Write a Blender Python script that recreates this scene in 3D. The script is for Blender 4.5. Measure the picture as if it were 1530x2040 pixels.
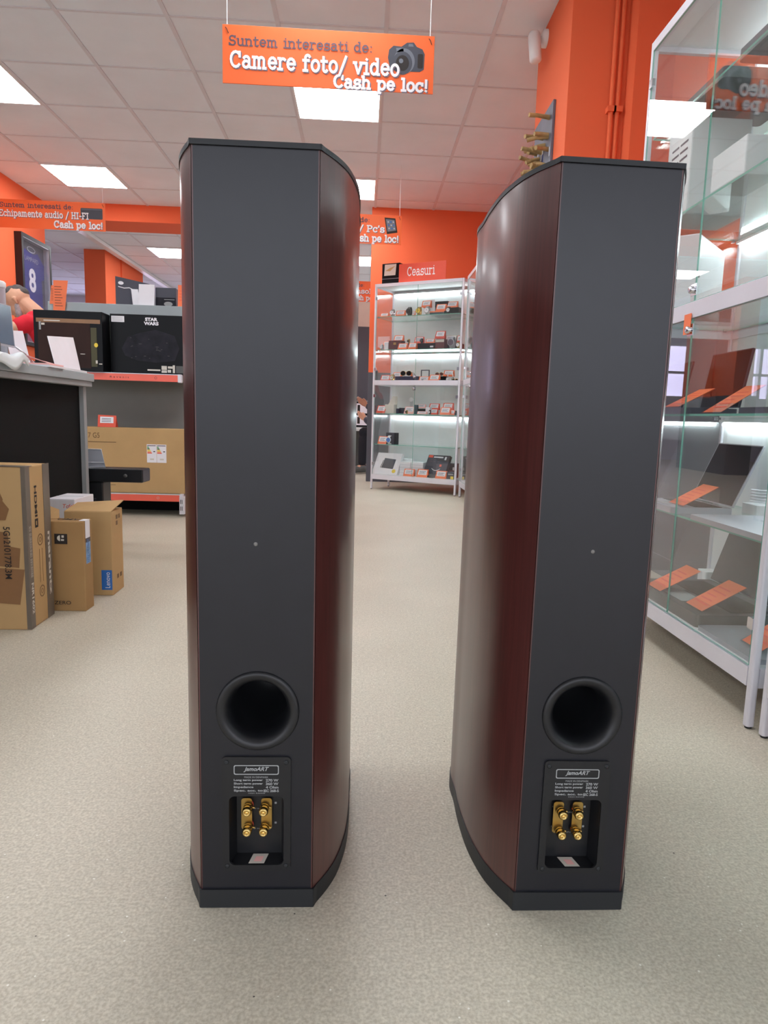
import bpy, bmesh, math, random
from mathutils import Matrix, Vector
random.seed(7)
PI = math.pi
SC = bpy.context.scene
COL = SC.collection
for o in list(bpy.data.objects):
    bpy.data.objects.remove(o)

# ------------------------------------------------------------------ camera
FPX, YAW, PITCH, ROLL = 1351.07, .0507, -.14, .0302
CX, CY = 785.67, 1021.7
EYE = Vector((0, 0, .70))
_f = Vector((math.sin(YAW)*math.cos(PITCH), math.cos(YAW)*math.cos(PITCH), math.sin(PITCH)))
_r = Vector((math.cos(YAW), -math.sin(YAW), 0))
_u = _r.cross(_f)
CR = _r*math.cos(ROLL) + _u*math.sin(ROLL)
CU = _u*math.cos(ROLL) - _r*math.sin(ROLL)
CF = _f
cd = bpy.data.cameras.new('camera')
cam = bpy.data.objects.new('camera', cd)
COL.objects.link(cam)
cam.matrix_world = Matrix(((CR.x, CU.x, -CF.x, EYE.x), (CR.y, CU.y, -CF.y, EYE.y), (CR.z, CU.z, -CF.z, EYE.z), (0, 0, 0, 1)))
cd.sensor_fit = 'HORIZONTAL'
cd.sensor_width = 36
cd.lens = FPX/1530*36
cd.shift_x = -(CX-765)/1530
cd.shift_y = (CY-1020)/1530
cd.clip_start = .02
SC.camera = cam

# ------------------------------------------------------------------ light, exposure
SC.view_settings.view_transform = 'Standard'
SC.view_settings.look = 'None'
SC.view_settings.gamma = 1
SC.view_settings.use_curve_mapping = False
SC.view_settings.exposure = 0.25
W = bpy.data.worlds.new('World')
SC.world = W
W.use_nodes = True
_n = W.node_tree; _tc = _n.nodes.new('ShaderNodeTexCoord'); _sp = _n.nodes.new('ShaderNodeSeparateXYZ'); _rp = _n.nodes.new('ShaderNodeValToRGB')
_n.links.new(_tc.outputs['Generated'], _sp.inputs[0]); _n.links.new(_sp.outputs['Z'], _rp.inputs[0])
_rp.color_ramp.elements[0].position, _rp.color_ramp.elements[1].position = .0, .08       # street below, bright sky above
_rp.color_ramp.elements[0].color, _rp.color_ramp.elements[1].color = (.36, .355, .37, 1), (.87, .90, 1.0, 1)
_n.links.new(_rp.outputs[0], _n.nodes['Background'].inputs[0])
W.node_tree.nodes['Background'].inputs[1].default_value = 2.3      # daylight through the shop front behind the camera
PANEL = 16.0         # ceiling panels
LED = 14.0           # tubes in the glass cases
CEIL = 2.8365


def ray(u, v):
    return CF + CR*((u-CX)/FPX) - CU*((v-CY)/FPX)
def PZ(u, v, z):
    d = ray(u, v); return EYE + d*((z-EYE.z)/d.z)
def PY(u, v, y):
    d = ray(u, v); return EYE + d*(y/d.y)
def PX(u, v, x):
    d = ray(u, v); return EYE + d*(x/d.x)


# ------------------------------------------------------------------ materials
def lin(c):
    return tuple(((x/255)/12.92 if x/255 <= .04045 else ((x/255+.055)/1.055)**2.4) for x in c) + (1,)
MT = {}
def mat(name, rgb, rough=.55, metal=0, spec=.5, var=0, scale=8, stretch=(1, 1, 1), coat=0, bump=0, bscale=200):
    m = bpy.data.materials.new(name); m.use_nodes = True
    nt = m.node_tree; b = nt.nodes['Principled BSDF']
    b.inputs['Roughness'].default_value = rough
    b.inputs['Metallic'].default_value = metal
    b.inputs['Specular IOR Level'].default_value = spec
    b.inputs['Coat Weight'].default_value = coat
    b.inputs['Coat Roughness'].default_value = .2
    c = lin(rgb)
    tc = nt.nodes.new('ShaderNodeTexCoord')
    mp = nt.nodes.new('ShaderNodeMapping'); mp.inputs['Scale'].default_value = stretch
    nt.links.new(tc.outputs['Object'], mp.inputs[0])
    nz = nt.nodes.new('ShaderNodeTexNoise'); nz.inputs['Scale'].default_value = scale; nz.inputs['Detail'].default_value = 6
    nt.links.new(mp.outputs[0], nz.inputs['Vector'])
    cr = nt.nodes.new('ShaderNodeValToRGB')
    k = var if var else .03
    cr.color_ramp.elements[0].position = .3; cr.color_ramp.elements[1].position = .7
    cr.color_ramp.elements[0].color = tuple(x*(1-k) for x in c[:3])+(1,)
    cr.color_ramp.elements[1].color = tuple(min(1, x*(1+k)) for x in c[:3])+(1,)
    nt.links.new(nz.outputs['Fac'], cr.inputs[0]); nt.links.new(cr.outputs[0], b.inputs['Base Color'])
    if bump:
        n2 = nt.nodes.new('ShaderNodeTexNoise'); n2.inputs['Scale'].default_value = bscale
        nt.links.new(tc.outputs['Object'], n2.inputs['Vector'])
        bp = nt.nodes.new('ShaderNodeBump'); bp.inputs['Strength'].default_value = bump; bp.inputs['Distance'].default_value = .002
        nt.links.new(n2.outputs['Fac'], bp.inputs['Height']); nt.links.new(bp.outputs[0], b.inputs['Normal'])
    MT[name] = m
    return m
def emit(name, rgb, s):
    m = bpy.data.materials.new(name); m.use_nodes = True
    b = m.node_tree.nodes['Principled BSDF']
    b.inputs['Base Color'].default_value = (.8, .8, .8, 1)
    b.inputs['Emission Color'].default_value = lin(rgb)
    b.inputs['Emission Strength'].default_value = s
    MT[name] = m
    return m
def glassmat(name, tint, ior=1.5, gain=1.0):
    m = bpy.data.materials.new(name); m.use_nodes = True
    nt = m.node_tree; nt.nodes.remove(nt.nodes['Principled BSDF'])
    tr = nt.nodes.new('ShaderNodeBsdfTransparent'); tr.inputs[0].default_value = tint
    gl = nt.nodes.new('ShaderNodeBsdfGlossy'); gl.inputs['Roughness'].default_value = 0; gl.inputs[0].default_value = (1, 1, 1, 1)
    lw = nt.nodes.new('ShaderNodeLayerWeight'); lw.inputs['Blend'].default_value = .5      # Schlick: f0 + (1-f0) * facing^5
    pw = nt.nodes.new('ShaderNodeMath'); pw.operation = 'POWER'; pw.inputs[1].default_value = 5
    f0 = ((ior-1)/(ior+1))**2*gain
    fr = nt.nodes.new('ShaderNodeMath'); fr.operation = 'MULTIPLY_ADD'; fr.inputs[1].default_value = (1-f0); fr.inputs[2].default_value = f0
    nt.links.new(lw.outputs['Facing'], pw.inputs[0]); nt.links.new(pw.outputs[0], fr.inputs[0])
    ml = nt.nodes.new('ShaderNodeMath'); ml.operation = 'MULTIPLY'; ml.inputs[1].default_value = 1; ml.use_clamp = True
    mx = nt.nodes.new('ShaderNodeMixShader')
    nt.links.new(fr.outputs[0], ml.inputs[0]); nt.links.new(ml.outputs[0], mx.inputs[0])
    nt.links.new(tr.outputs[0], mx.inputs[1]); nt.links.new(gl.outputs[0], mx.inputs[2])
    nt.links.new(mx.outputs[0], nt.nodes['Material Output'].inputs[0])
    MT[name] = m
    return m

mat('floor_vinyl', (196, 187, 170), .42, spec=.4)
def speckle():
    m = MT['floor_vinyl']; nt = m.node_tree; b = nt.nodes['Principled BSDF']
    tc = nt.nodes.new('ShaderNodeTexCoord')
    def noise(s, d=2):
        n = nt.nodes.new('ShaderNodeTexNoise'); n.inputs['Scale'].default_value = s; n.inputs['Detail'].default_value = d
        nt.links.new(tc.outputs['Object'], n.inputs['Vector']); return n
    n1, n2, n3 = noise(230), noise(90, 4), noise(2.2, 5)
    def ramp(n, p0, p1, c0, c1):
        r = nt.nodes.new('ShaderNodeValToRGB'); e = r.color_ramp.elements
        e[0].position, e[1].position = p0, p1; e[0].color, e[1].color = c0, c1
        nt.links.new(n.outputs['Fac'], r.inputs[0]); return r
    r1 = ramp(n1, .36, .64, lin((190, 180, 160)), lin((214, 206, 188)))
    r2 = ramp(n2, .3, .7, (.90, .90, .90, 1), (1.05, 1.05, 1.05, 1))
    r3 = ramp(n3, .3, .7, (.93, .92, .91, 1), (1.04, 1.04, 1.04, 1))
    def mul(a, c):
        x = nt.nodes.new('ShaderNodeMixRGB'); x.blend_type = 'MULTIPLY'; x.inputs[0].default_value = 1
        nt.links.new(a.outputs[0], x.inputs[1]); nt.links.new(c.outputs[0], x.inputs[2]); return x
    q = mul(mul(r1, r2), r3)
    for sc_, th, col in ((38, .055, (236, 232, 222)), (17, .028, (92, 86, 78))):       # sparse pale and dark flecks
        vo = nt.nodes.new('ShaderNodeTexVoronoi'); vo.inputs['Scale'].default_value = sc_
        nt.links.new(tc.outputs['Object'], vo.inputs['Vector'])
        lt = nt.nodes.new('ShaderNodeMath'); lt.operation = 'LESS_THAN'; lt.inputs[1].default_value = th
        nt.links.new(vo.outputs['Distance'], lt.inputs[0])
        mx = nt.nodes.new('ShaderNodeMixRGB'); mx.inputs[2].default_value = lin(col)
        nt.links.new(lt.outputs[0], mx.inputs[0]); nt.links.new(q.outputs[0], mx.inputs[1]); q = mx
    nt.links.new(q.outputs[0], b.inputs['Base Color'])
speckle()
mat('ceiling_tile', (238, 241, 247), .9, spec=.1, var=.03, scale=3)
mat('ceiling_bar', (222, 219, 224), .6)
mat('orange_wall', (240, 114, 74), .75, spec=.2, var=.03, scale=1.2)
mat('dark_wall', (88, 88, 96), .7)
mat('white_wall', (226, 222, 232), .8)
mat('beige_panel', (232, 214, 200), .7)
mat('black_vinyl', (25, 26, 33), .30, spec=.50, var=.08, scale=30)
mat('black_plastic', (24, 25, 28), .38, var=.05)
mat('black_matte', (11, 12, 12), .8, spec=.2)
mat('plinth_black', (30, 33, 36), .5, var=.06)
mat('wood_veneer', (78, 36, 33), .40, spec=.6, var=.22, scale=22, stretch=(9, 9, .35), coat=.5)
mat('gold', (222, 190, 120), .25, metal=1)
mat('brass_dull', (190, 158, 92), .35, metal=1)
mat('chrome', (215, 215, 220), .15, metal=1)
mat('aluminium', (222, 219, 226), .42, metal=.12, var=.03)
mat('white_board', (232, 234, 234), .5)
mat('white_card', (240, 236, 240), .6)
mat('white_plastic', (236, 236, 236), .35)
mat('grey_board', (164, 172, 174), .5)
mat('grey_metal', (150, 152, 152), .5)
mat('grey_panel', (128, 126, 122), .6)
mat('grey_dark', (86, 86, 84), .5)
mat('silver', (176, 178, 186), .35, metal=.5)
mat('screen', (10, 12, 18), .30, spec=.08)
mat('cardboard', (196, 160, 112), .8, spec=.2, var=.06, scale=5)
mat('cardboard_dark', (170, 134, 90), .8, spec=.2, var=.08, scale=5)
mat('brown_tape', (142, 102, 66), .35, var=.08, scale=12)
mat('grey_tape', (112, 100, 88), .35, var=.10, scale=12)
mat('ink', (42, 34, 30), .7)
mat('ink_grey', (98, 82, 94), .7)
mat('ink_soft', (120, 92, 62), .8)
mat('sign_orange', (255, 116, 62), .5, spec=.3)
mat('tag_orange', (255, 128, 80), .6)
mat('tag_red', (240, 96, 72), .6)
mat('paper_pink', (250, 190, 184), .6)
mat('strip_red', (246, 108, 88), .35)
mat('sign_white', (248, 244, 246), .6)
mat('sign_shadow', (126, 112, 124), .7)
mat('camera_grey', (70, 72, 82), .6)
mat('camera_light', (112, 116, 126), .6)
mat('jersey_blue', (44, 48, 132), .7, var=.12, scale=6)
mat('jersey_red', (140, 50, 80), .7)
mat('navy', (40, 44, 74), .5)
mat('teal', (52, 78, 88), .6)
mat('burgundy', (96, 40, 38), .5)
mat('brown_window', (50, 29, 23), .35, spec=.15, var=.3, scale=5)
mat('box_black', (12, 13, 16), .35, spec=.18, var=.1)
mat('box_charcoal', (66, 66, 78), .45)
mat('print_dark', (38, 37, 44), .5, spec=.15, var=.4, scale=14)
mat('olive', (70, 66, 34), .5)
mat('yellow', (246, 214, 74), .6)
mat('green_label', (70, 160, 70), .6)
mat('label_blue', (44, 110, 190), .5)
mat('steel_screen', (92, 112, 134), .15, var=.2, scale=2)
mat('sky_print', (126, 160, 196), .5, var=.3, scale=40)
mat('label_text', (168, 170, 170), .7)
mat('red_cloth', (214, 26, 46), .85, var=.08)
mat('dark_cloth', (28, 28, 36), .9)
mat('skin', (214, 160, 130), .55, var=.05, scale=20)
mat('hair', (86, 80, 78), .8, var=.25, scale=60)
mat('beard', (172, 160, 160), .8, var=.2, scale=80)
mat('twig', (172, 144, 96), .7, var=.25, scale=30)
mat('art_panel', (96, 98, 112), .5, var=.2)
mat('art_blue', (76, 84, 150), .5)
mat('art_white', (206, 206, 214), .5)
mat('plastic_bag', (226, 232, 232), .4)
mat('sticker', (214, 206, 194), .6)
mat('glass_edge', (122, 184, 166), .15)
glassmat('pane_glass', (.975, .99, .985, 1), 1.5, 1.5)
glassmat('shelf_glass', (.90, .97, .95, 1), 1.5, 1.0)
glassmat('acrylic', (.95, .96, .97, 1), 1.45, 1.0)
glassmat('window_glass', (.96, .97, 1, 1), 1.5, 1.0)
emit('lamp_panel', (246, 250, 255), PANEL)
emit('led_tube', (236, 250, 255), LED)
emit('daylight', (222, 214, 255), 3.2)


# ------------------------------------------------------------------ mesh helpers
_tmp_dg = []
def curve_mesh(o):
    COL.objects.link(o)
    dg = bpy.context.evaluated_depsgraph_get()
    ev = o.evaluated_get(dg); me = ev.to_mesh()
    vs = [v.co.copy() for v in me.vertices]; fs = [tuple(p.vertices) for p in me.polygons]
    ev.to_mesh_clear()
    d = o.data; bpy.data.objects.remove(o)
    bpy.data.curves.remove(d)
    return vs, fs

_text_cache = {}
def text_geo(s, shear=0, bold=0):
    k = (s, shear, bold)
    if k not in _text_cache:
        c = bpy.data.curves.new('t', 'FONT'); c.body = s; c.size = 1; c.shear = shear; c.offset = bold; c.resolution_u = 3
        _text_cache[k] = curve_mesh(bpy.data.objects.new('t', c))
    return _text_cache[k]

class MB:
    def __init__(s):
        s.v, s.f, s.m, s.sm, s.mats = [], [], [], [], []
    def mi(s, name):
        if name not in s.mats: s.mats.append(name)
        return s.mats.index(name)
    def add(s, vs, fs, m, smooth=False, M=None):
        n = len(s.v); i = s.mi(m)
        s.v += [tuple(M @ Vector(p)) if M else tuple(p) for p in vs]
        for f in fs:
            s.f.append(tuple(n+k for k in f)); s.m.append(i); s.sm.append(smooth)
        return s
    def box(s, x0, x1, y0, y1, z0, z1, m, M=None):
        vs = [(x, y, z) for x in (x0, x1) for y in (y0, y1) for z in (z0, z1)]
        fs = [(0, 1, 3, 2), (4, 6, 7, 5), (0, 4, 5, 1), (2, 3, 7, 6), (0, 2, 6, 4), (1, 5, 7, 3)]
        return s.add(vs, fs, m, M=M)
    def prism(s, pts, z0, z1, m, M=None, smooth=False, m_side=None):
        n = len(pts)
        vs = [(x, y, z0) for x, y in pts] + [(x, y, z1) for x, y in pts]
        s.add(vs, [tuple(range(n-1, -1, -1)), tuple(range(n, 2*n))], m, M=M)
        s.add(vs, [(i, (i+1) % n, n+(i+1) % n, n+i) for i in range(n)], m_side or m, smooth=smooth, M=M)
        return s
    def quad(s, a, b, c, d, m):
        return s.add([a, b, c, d], [(0, 1, 2, 3)], m)
    def tube(s, pts, r, m, n=8, rs=None):
        P = [Vector(p) for p in pts]; vs = []; fs = []
        up = Vector((.13, .31, .94)).normalized()
        for i, p in enumerate(P):
            t = (P[min(i+1, len(P)-1)] - P[max(i-1, 0)]).normalized()
            a = t.cross(up)
            if a.length < .05: a = t.cross(Vector((1, 0, 0)))
            a.normalize(); b = t.cross(a)
            q = rs[i] if rs else r
            for k in range(n):
                w = 2*PI*k/n
                vs.append(p + a*(q*math.cos(w)) + b*(q*math.sin(w)))
        for i in range(len(P)-1):
            for k in range(n):
                fs.append((i*n+k, i*n+(k+1) % n, (i+1)*n+(k+1) % n, (i+1)*n+k))
        s.add(vs, fs, m, smooth=True)
        L = len(vs)
        return s.add(vs, [tuple(range(n-1, -1, -1)), tuple(range(L-n, L))], m)
    def lathe(s, prof, m, n=32, M=None, cap=True):
        vs = []; fs = []
        for r, z in prof:
            for k in range(n):
                w = 2*PI*k/n
                vs.append((r*math.cos(w), r*math.sin(w), z))
        for i in range(len(prof)-1):
            for k in range(n):
                fs.append((i*n+k, i*n+(k+1) % n, (i+1)*n+(k+1) % n, (i+1)*n+k))
        s.add(vs, fs, m, smooth=True, M=M)
        if cap:
            L = len(vs)
            s.add(vs, [tuple(range(n-1, -1, -1)), tuple(range(L-n, L))], m, M=M)
        return s
    def ball(s, c, r, m, n=14, M=None):
        r = r if isinstance(r, tuple) else (r, r, r)
        vs = []; fs = []; h = n//2+1
        for i in range(h+1):
            a = PI*i/h
            for k in range(n):
                w = 2*PI*k/n
                p = Vector((r[0]*math.sin(a)*math.cos(w), r[1]*math.sin(a)*math.sin(w), r[2]*math.cos(a)))
                if M: p = M @ p
                vs.append(Vector(c)+p)
        for i in range(h):
            for k in range(n):
                fs.append((i*n+k, (i+1)*n+k, (i+1)*n+(k+1) % n, i*n+(k+1) % n))
        return s.add(vs, fs, m, smooth=True)
    def plate(s, outer, holes, t, m, M=None):
        """flat plate in the xy plane with holes, thickness t from z=0 to z=t"""
        c = bpy.data.curves.new('p', 'CURVE'); c.dimensions = '2D'; c.fill_mode = 'BOTH'; c.extrude = t/2
        for L in [outer]+holes:
            sp = c.splines.new('POLY'); sp.points.add(len(L)-1); sp.use_cyclic_u = True
            for p, (x, y) in zip(sp.points, L): p.co = (x, y, 0, 1)
        vs, fs = curve_mesh(bpy.data.objects.new('p', c))
        return s.add([(v.x, v.y, v.z+t/2) for v in vs], fs, m, M=M)
    def text(s, t, O, ex, ey, w=None, h=.01, m='ink', off=.0008, shear=0, bold=0, center=True):
        """built-in lettering: O = left baseline corner, ex = reading direction, ey = up; scaled to width w and height h"""
        vs, fs = text_geo(t, shear, bold)
        x0 = min(v.x for v in vs); x1 = max(v.x for v in vs); y0 = min(v.y for v in vs); y1 = max(v.y for v in vs)
        sy = h/(y1-y0); sx = w/(x1-x0) if w else sy
        ex = Vector(ex).normalized(); ey = Vector(ey).normalized(); n = ex.cross(ey); O = Vector(O)
        return s.add([O + ex*((v.x-x0)*sx) + ey*((v.y-y0)*sy) + n*off for v in vs], fs, m)
    def build(s, name, parent=None, loc=(0, 0, 0), rz=0, bevel=0, seg=2):
        me = bpy.data.meshes.new(name)
        me.from_pydata(s.v, [], s.f); me.update()
        for k in s.mats: me.materials.append(MT[k])
        me.polygons.foreach_set('material_index', s.m)
        me.polygons.foreach_set('use_smooth', s.sm)
        o = bpy.data.objects.new(name, me); COL.objects.link(o)
        if parent: o.parent = parent
        o.location = loc; o.rotation_euler = (0, 0, rz)
        if bevel:
            b = o.modifiers.new('bevel', 'BEVEL'); b.width = bevel; b.segments = seg; b.limit_method = 'ANGLE'; b.angle_limit = .6
        return o

def tag(o, label, cat, group=None):
    o['label'] = label; o['category'] = cat
    if group: o['group'] = group
    return o
def thing(name, label, cat, loc=(0, 0, 0), rz=0, group=None):
    o = bpy.data.objects.new(name, None); COL.objects.link(o)
    o.empty_display_size = .05
    o.location = loc; o.rotation_euler = (0, 0, rz)
    return tag(o, label, cat, group)
def struct(name, mb, **k):
    o = mb.build(name, **k); o['kind'] = 'structure'
    return o
def T(x=0, y=0, z=0): return Matrix.Translation((x, y, z))
def RX(a): return Matrix.Rotation(a, 4, 'X')
def RY(a): return Matrix.Rotation(a, 4, 'Y')
def RZ(a): return Matrix.Rotation(a, 4, 'Z')
def circ(cx, cy, r, n=48, ry=None):
    return [(cx+r*math.cos(2*PI*k/n), cy+(ry or r)*math.sin(2*PI*k/n)) for k in range(n)]
def rrect(x0, x1, y0, y1, r, n=6):
    o = []
    for cx, cy, a in ((x1-r, y1-r, 0), (x0+r, y1-r, 90), (x0+r, y0+r, 180), (x1-r, y0+r, 270)):
        for k in range(n+1):
            w = math.radians(a+90*k/n); o.append((cx+r*math.cos(w), cy+r*math.sin(w)))
    return o

# ---- typewriter slab lettering drawn as strokes (units: x-height 5, capital 7)
def _A(cx, cy, rx, ry, a0, a1, n=12):
    return [(cx+rx*math.cos(math.radians(a0+(a1-a0)*k/n)), cy+ry*math.sin(math.radians(a0+(a1-a0)*k/n))) for k in range(n+1)]
def _s(x, y=0, w=.95): return [(x-w, y), (x+w, y)]
SLAB = {
 'n': (6.2, [[(1.2, 0), (1.2, 5)], [(.3, 5), (1.2, 5)], _s(1.2), _A(2.9, 3.3, 1.7, 1.7, 170, 0)+[(4.6, 0)], _s(4.6)]),
 'm': (8.8, [[(1.2, 0), (1.2, 5)], [(.3, 5), (1.2, 5)], _s(1.2, 0, .8), _A(2.5, 3.6, 1.3, 1.4, 170, 0)+[(3.8, 0)], _s(4, 0, .7), _A(5.2, 3.6, 1.4, 1.4, 170, 0)+[(6.6, 0)], _s(6.9, 0, .8)]),
 'u': (6.2, [[(.3, 5), (1.2, 5), (1.2, 1.7)]+_A(2.9, 1.7, 1.7, 1.7, 180, 350), [(3.6, 5), (4.6, 5), (4.6, 0), (5.5, 0)]]),
 'r': (5.0, [[(.3, 5), (1.4, 5), (1.4, 0)], _s(1.4, 0, 1.2), _A(3.0, 3.4, 1.6, 1.5, 170, 40)]),
 'h': (6.2, [[(.3, 7.2), (1.2, 7.2), (1.2, 0)], _s(1.2), _A(2.9, 3.3, 1.7, 1.7, 170, 0)+[(4.6, 0)], _s(4.6)]),
 't': (4.6, [[(1.7, 6.8), (1.7, 1.3)]+_A(2.8, 1.3, 1.1, 1.3, 180, 330), [(.4, 4.8), (3.7, 4.8)]]),
 'i': (3.6, [[(.6, 5), (1.8, 5), (1.8, 0)], _s(1.8, 0, 1.3), [(1.75, 6.7), (1.85, 6.9)]]),
 'l': (3.6, [[(.6, 7.2), (1.8, 7.2), (1.8, 0)], _s(1.8, 0, 1.3)]),
 'e': (5.6, [[(.7, 2.7), (4.7, 2.7)]+_A(2.7, 2.6, 2.0, 2.5, 0, 320)]),
 'a': (5.8, [_A(2.5, 3.5, 1.6, 1.6, 150, 0)+[(4.1, .4), (5.2, 0)], _A(2.3, 1.5, 1.6, 1.5, 60, 360)]),
 's': (5.2, [_A(2.5, 3.7, 1.6, 1.4, 30, 250)+_A(2.5, 1.3, 1.8, 1.4, 80, -150), [(4.1, 5), (4.1, 3.9)], [(.7, 0), (.7, 1.2)]]),
 'd': (6.2, [_A(2.6, 2.5, 1.9, 2.5, 20, 340), [(3.6, 7.2), (4.5, 7.2), (4.5, 0), (5.5, 0)]]),
 'b': (6.2, [_A(3.2, 2.5, 1.9, 2.5, 160, -160), [(.3, 7.2), (1.3, 7.2), (1.3, 0)]]),
 'p': (6.2, [_A(3.2, 2.5, 1.9, 2.5, 160, -160), [(.3, 5), (1.3, 5), (1.3, -2.2)], _s(1.4, -2.2)]),
 'o': (5.6, [_A(2.7, 2.5, 2.0, 2.5, 0, 360, 18)]),
 'c': (5.4, [_A(2.8, 2.5, 2.1, 2.5, 40, 320), [(4.5, 5), (4.5, 3.6)]]),
 'f': (4.6, [[(1.6, 0), (1.6, 5.6)]+_A(2.9, 5.8, 1.3, 1.4, 180, 30), _s(1.6, 0, 1.2), [(.3, 4.8), (3.6, 4.8)]]),
 'v': (5.8, [[(.9, 5), (2.8, 0), (4.7, 5)], _s(.9, 5, .8), _s(4.7, 5, .8)]),
 'C': (7.0, [_A(3.5, 3.6, 2.7, 3.5, 45, 318), [(5.7, 7.1), (5.7, 4.9)]]),
 'S': (6.2, [_A(3.0, 5.2, 1.9, 1.8, 30, 255)+_A(3.0, 1.8, 2.1, 1.8, 80, -150), [(5.0, 7), (5.0, 5.6)], [(.8, 0), (.8, 1.5)]]),
 'E': (6.6, [[(1.4, 0), (1.4, 7)], [(.4, 7), (5.4, 7), (5.4, 5.6)], [(.4, 0), (5.6, 0), (5.6, 1.5)], [(1.4, 3.6), (3.8, 3.6)]]),
 'H': (7.4, [[(1.5, 0), (1.5, 7)], [(5.7, 0), (5.7, 7)], [(1.5, 3.6), (5.7, 3.6)], _s(1.5), _s(1.5, 7), _s(5.7), _s(5.7, 7)]),
 'I': (4.0, [[(2, 0), (2, 7)], _s(2, 0, 1.3), _s(2, 7, 1.3)]),
 'F': (6.2, [[(1.4, 0), (1.4, 7)], [(.4, 7), (5.3, 7), (5.3, 5.6)], _s(1.4, 0, 1.1), [(1.4, 3.6), (3.8, 3.6)]]),
 'T': (6.6, [[(3.2, 0), (3.2, 7)], [(.6, 5.5), (.6, 7), (5.8, 7), (5.8, 5.5)], _s(3.2, 0, 1.2)]),
 'P': (6.4, [[(1.4, 0), (1.4, 7)], [(.4, 7), (3.2, 7)]+_A(3.4, 5.2, 2.1, 1.8, 90, -90)+[(1.4, 3.4)], _s(1.4, 0, 1.1)]),
 ':': (3.0, [[(1.4, .3), (1.5, .5)], [(1.4, 4.1), (1.5, 4.3)]]),
 '.': (2.6, [[(1.2, .3), (1.3, .5)]]),
 '!': (3.2, [[(1.5, 7), (1.5, 2.3)], [(1.45, .3), (1.55, .5)]]),
 '/': (5.0, [[(.6, -1.4), (4.4, 7.6)]]),
 '-': (4.6, [[(.9, 2.9), (3.7, 2.9)]]),
 "'": (2.4, [[(1.2, 7.2), (1.0, 5.4)]]),
 ' ': (3.6, []),
}
def slab(mb, s, O, ex, ey, w, cap, m, sw=1.0, off=.001):
    """O left baseline, total width w, capital height cap, stroke width sw in font units"""
    tot = sum(SLAB[c][0] for c in s)
    kx = w/tot; ky = cap/7
    ex = Vector(ex).normalized(); ey = Vector(ey).normalized(); n = ex.cross(ey); O = Vector(O)
    x = 0
    for c in s:
        adv, st = SLAB[c]
        for pl in st:
            for (ax, ay), (bx, by) in zip(pl, pl[1:]):
                d = Vector((bx-ax, by-ay))
                if d.length < 1e-6: continue
                d.normalize(); e = sw/2
                ax2, ay2, bx2, by2 = ax-d.x*e*.7, ay-d.y*e*.7, bx+d.x*e*.7, by+d.y*e*.7
                px, py = -d.y*e, d.x*e
                q = [(ax2+px, ay2+py), (ax2-px, ay2-py), (bx2-px, by2-py), (bx2+px, by2+py)]
                vs = [O+ex*((x+a)*kx)+ey*(b*ky)+n*off for a, b in q]
                mb.add(vs, [(0, 1, 2, 3)], m); off += 6e-6
        x += adv; off += 6e-6
    return mb

# ================================================================== the setting
struct('floor', MB().box(-9, 3.2, -4, 15, -.05, 0, 'floor_vinyl'))
struct('ceiling', MB().box(-9, 3.2, -4, 15, CEIL, CEIL+.05, 'ceiling_tile'))
GX, GY = -1.7181, 4.1082
g = MB()
for i in range(-12, 8):
    x = GX+.6*i; g.box(x-.012, x+.012, -4, 15, CEIL-.006, CEIL-.0005, 'ceiling_bar')
for j in range(-13, 18):
    y = GY+.6*j; g.box(-9, 3.2, y-.008, y+.008, CEIL-.004, CEIL-.0005, 'ceiling_bar')
struct('trim_ceiling_grid', g)

# back wall: orange above a dark dado, ends at the opening on its left
XB = .052
DADO = 1.165
struct('wall_back', MB().box(XB, 2.2, 7.36, 7.52, 1.165, CEIL, 'orange_wall').box(XB, 2.2, 7.36, 7.52, 0, 1.165, 'dark_wall'))
struct('trim_soffit', MB().box(-3.41, XB, 7.66, 8.1, 2.665, CEIL, 'orange_wall'))
struct('wall_left', MB().box(-3.56, -3.40, 5.7, 7.68, DADO, CEIL, 'orange_wall').box(-3.56, -3.40, 5.7, 7.68, 0, DADO, 'dark_wall'))
struct('wall_far_left', MB().box(-9.1, -9, -4, 15, 0, CEIL, 'white_wall').box(-9, -3.56, 7.5, 7.64, 0, CEIL, 'white_wall'))
# right: projecting piers of orange wall
struct('wall_pier', MB().box(.955, 2.2, 3.49, 4.15, DADO, CEIL, 'orange_wall').box(.955, 2.2, 3.49, 4.15, 0, DADO, 'dark_wall'))
struct('wall_right', MB().box(1.232, 2.2, 3.37, 3.49, DADO, CEIL, 'orange_wall').box(1.42, 2.2, 2.5, 3.37, DADO, CEIL, 'orange_wall').box(1.232, 2.2, 3.37, 3.49, 0, DADO, 'dark_wall').box(1.42, 2.2, 2.5, 3.37, 0, DADO, 'dark_wall').box(1.42, 2.2, -.6, 2.5, 0, CEIL, 'white_wall').box(1.5, 2.2, 4.15, 7.36, 0, CEIL, 'orange_wall'))
pp = MB()
for dx in (1.165, 1.195):
    pp.tube([(dx, 3.468, 0), (dx, 3.468, CEIL)], .011, 'orange_wall', 10)
for dx in (1.165, 1.195):
    pp.box(dx-.02, dx+.02, 3.45, 3.49, 2.19, 2.215, 'orange_wall')
tag(pp.build('heating_pipe'), 'pair of thin orange painted pipes running up the orange pier', 'pipe')
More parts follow.
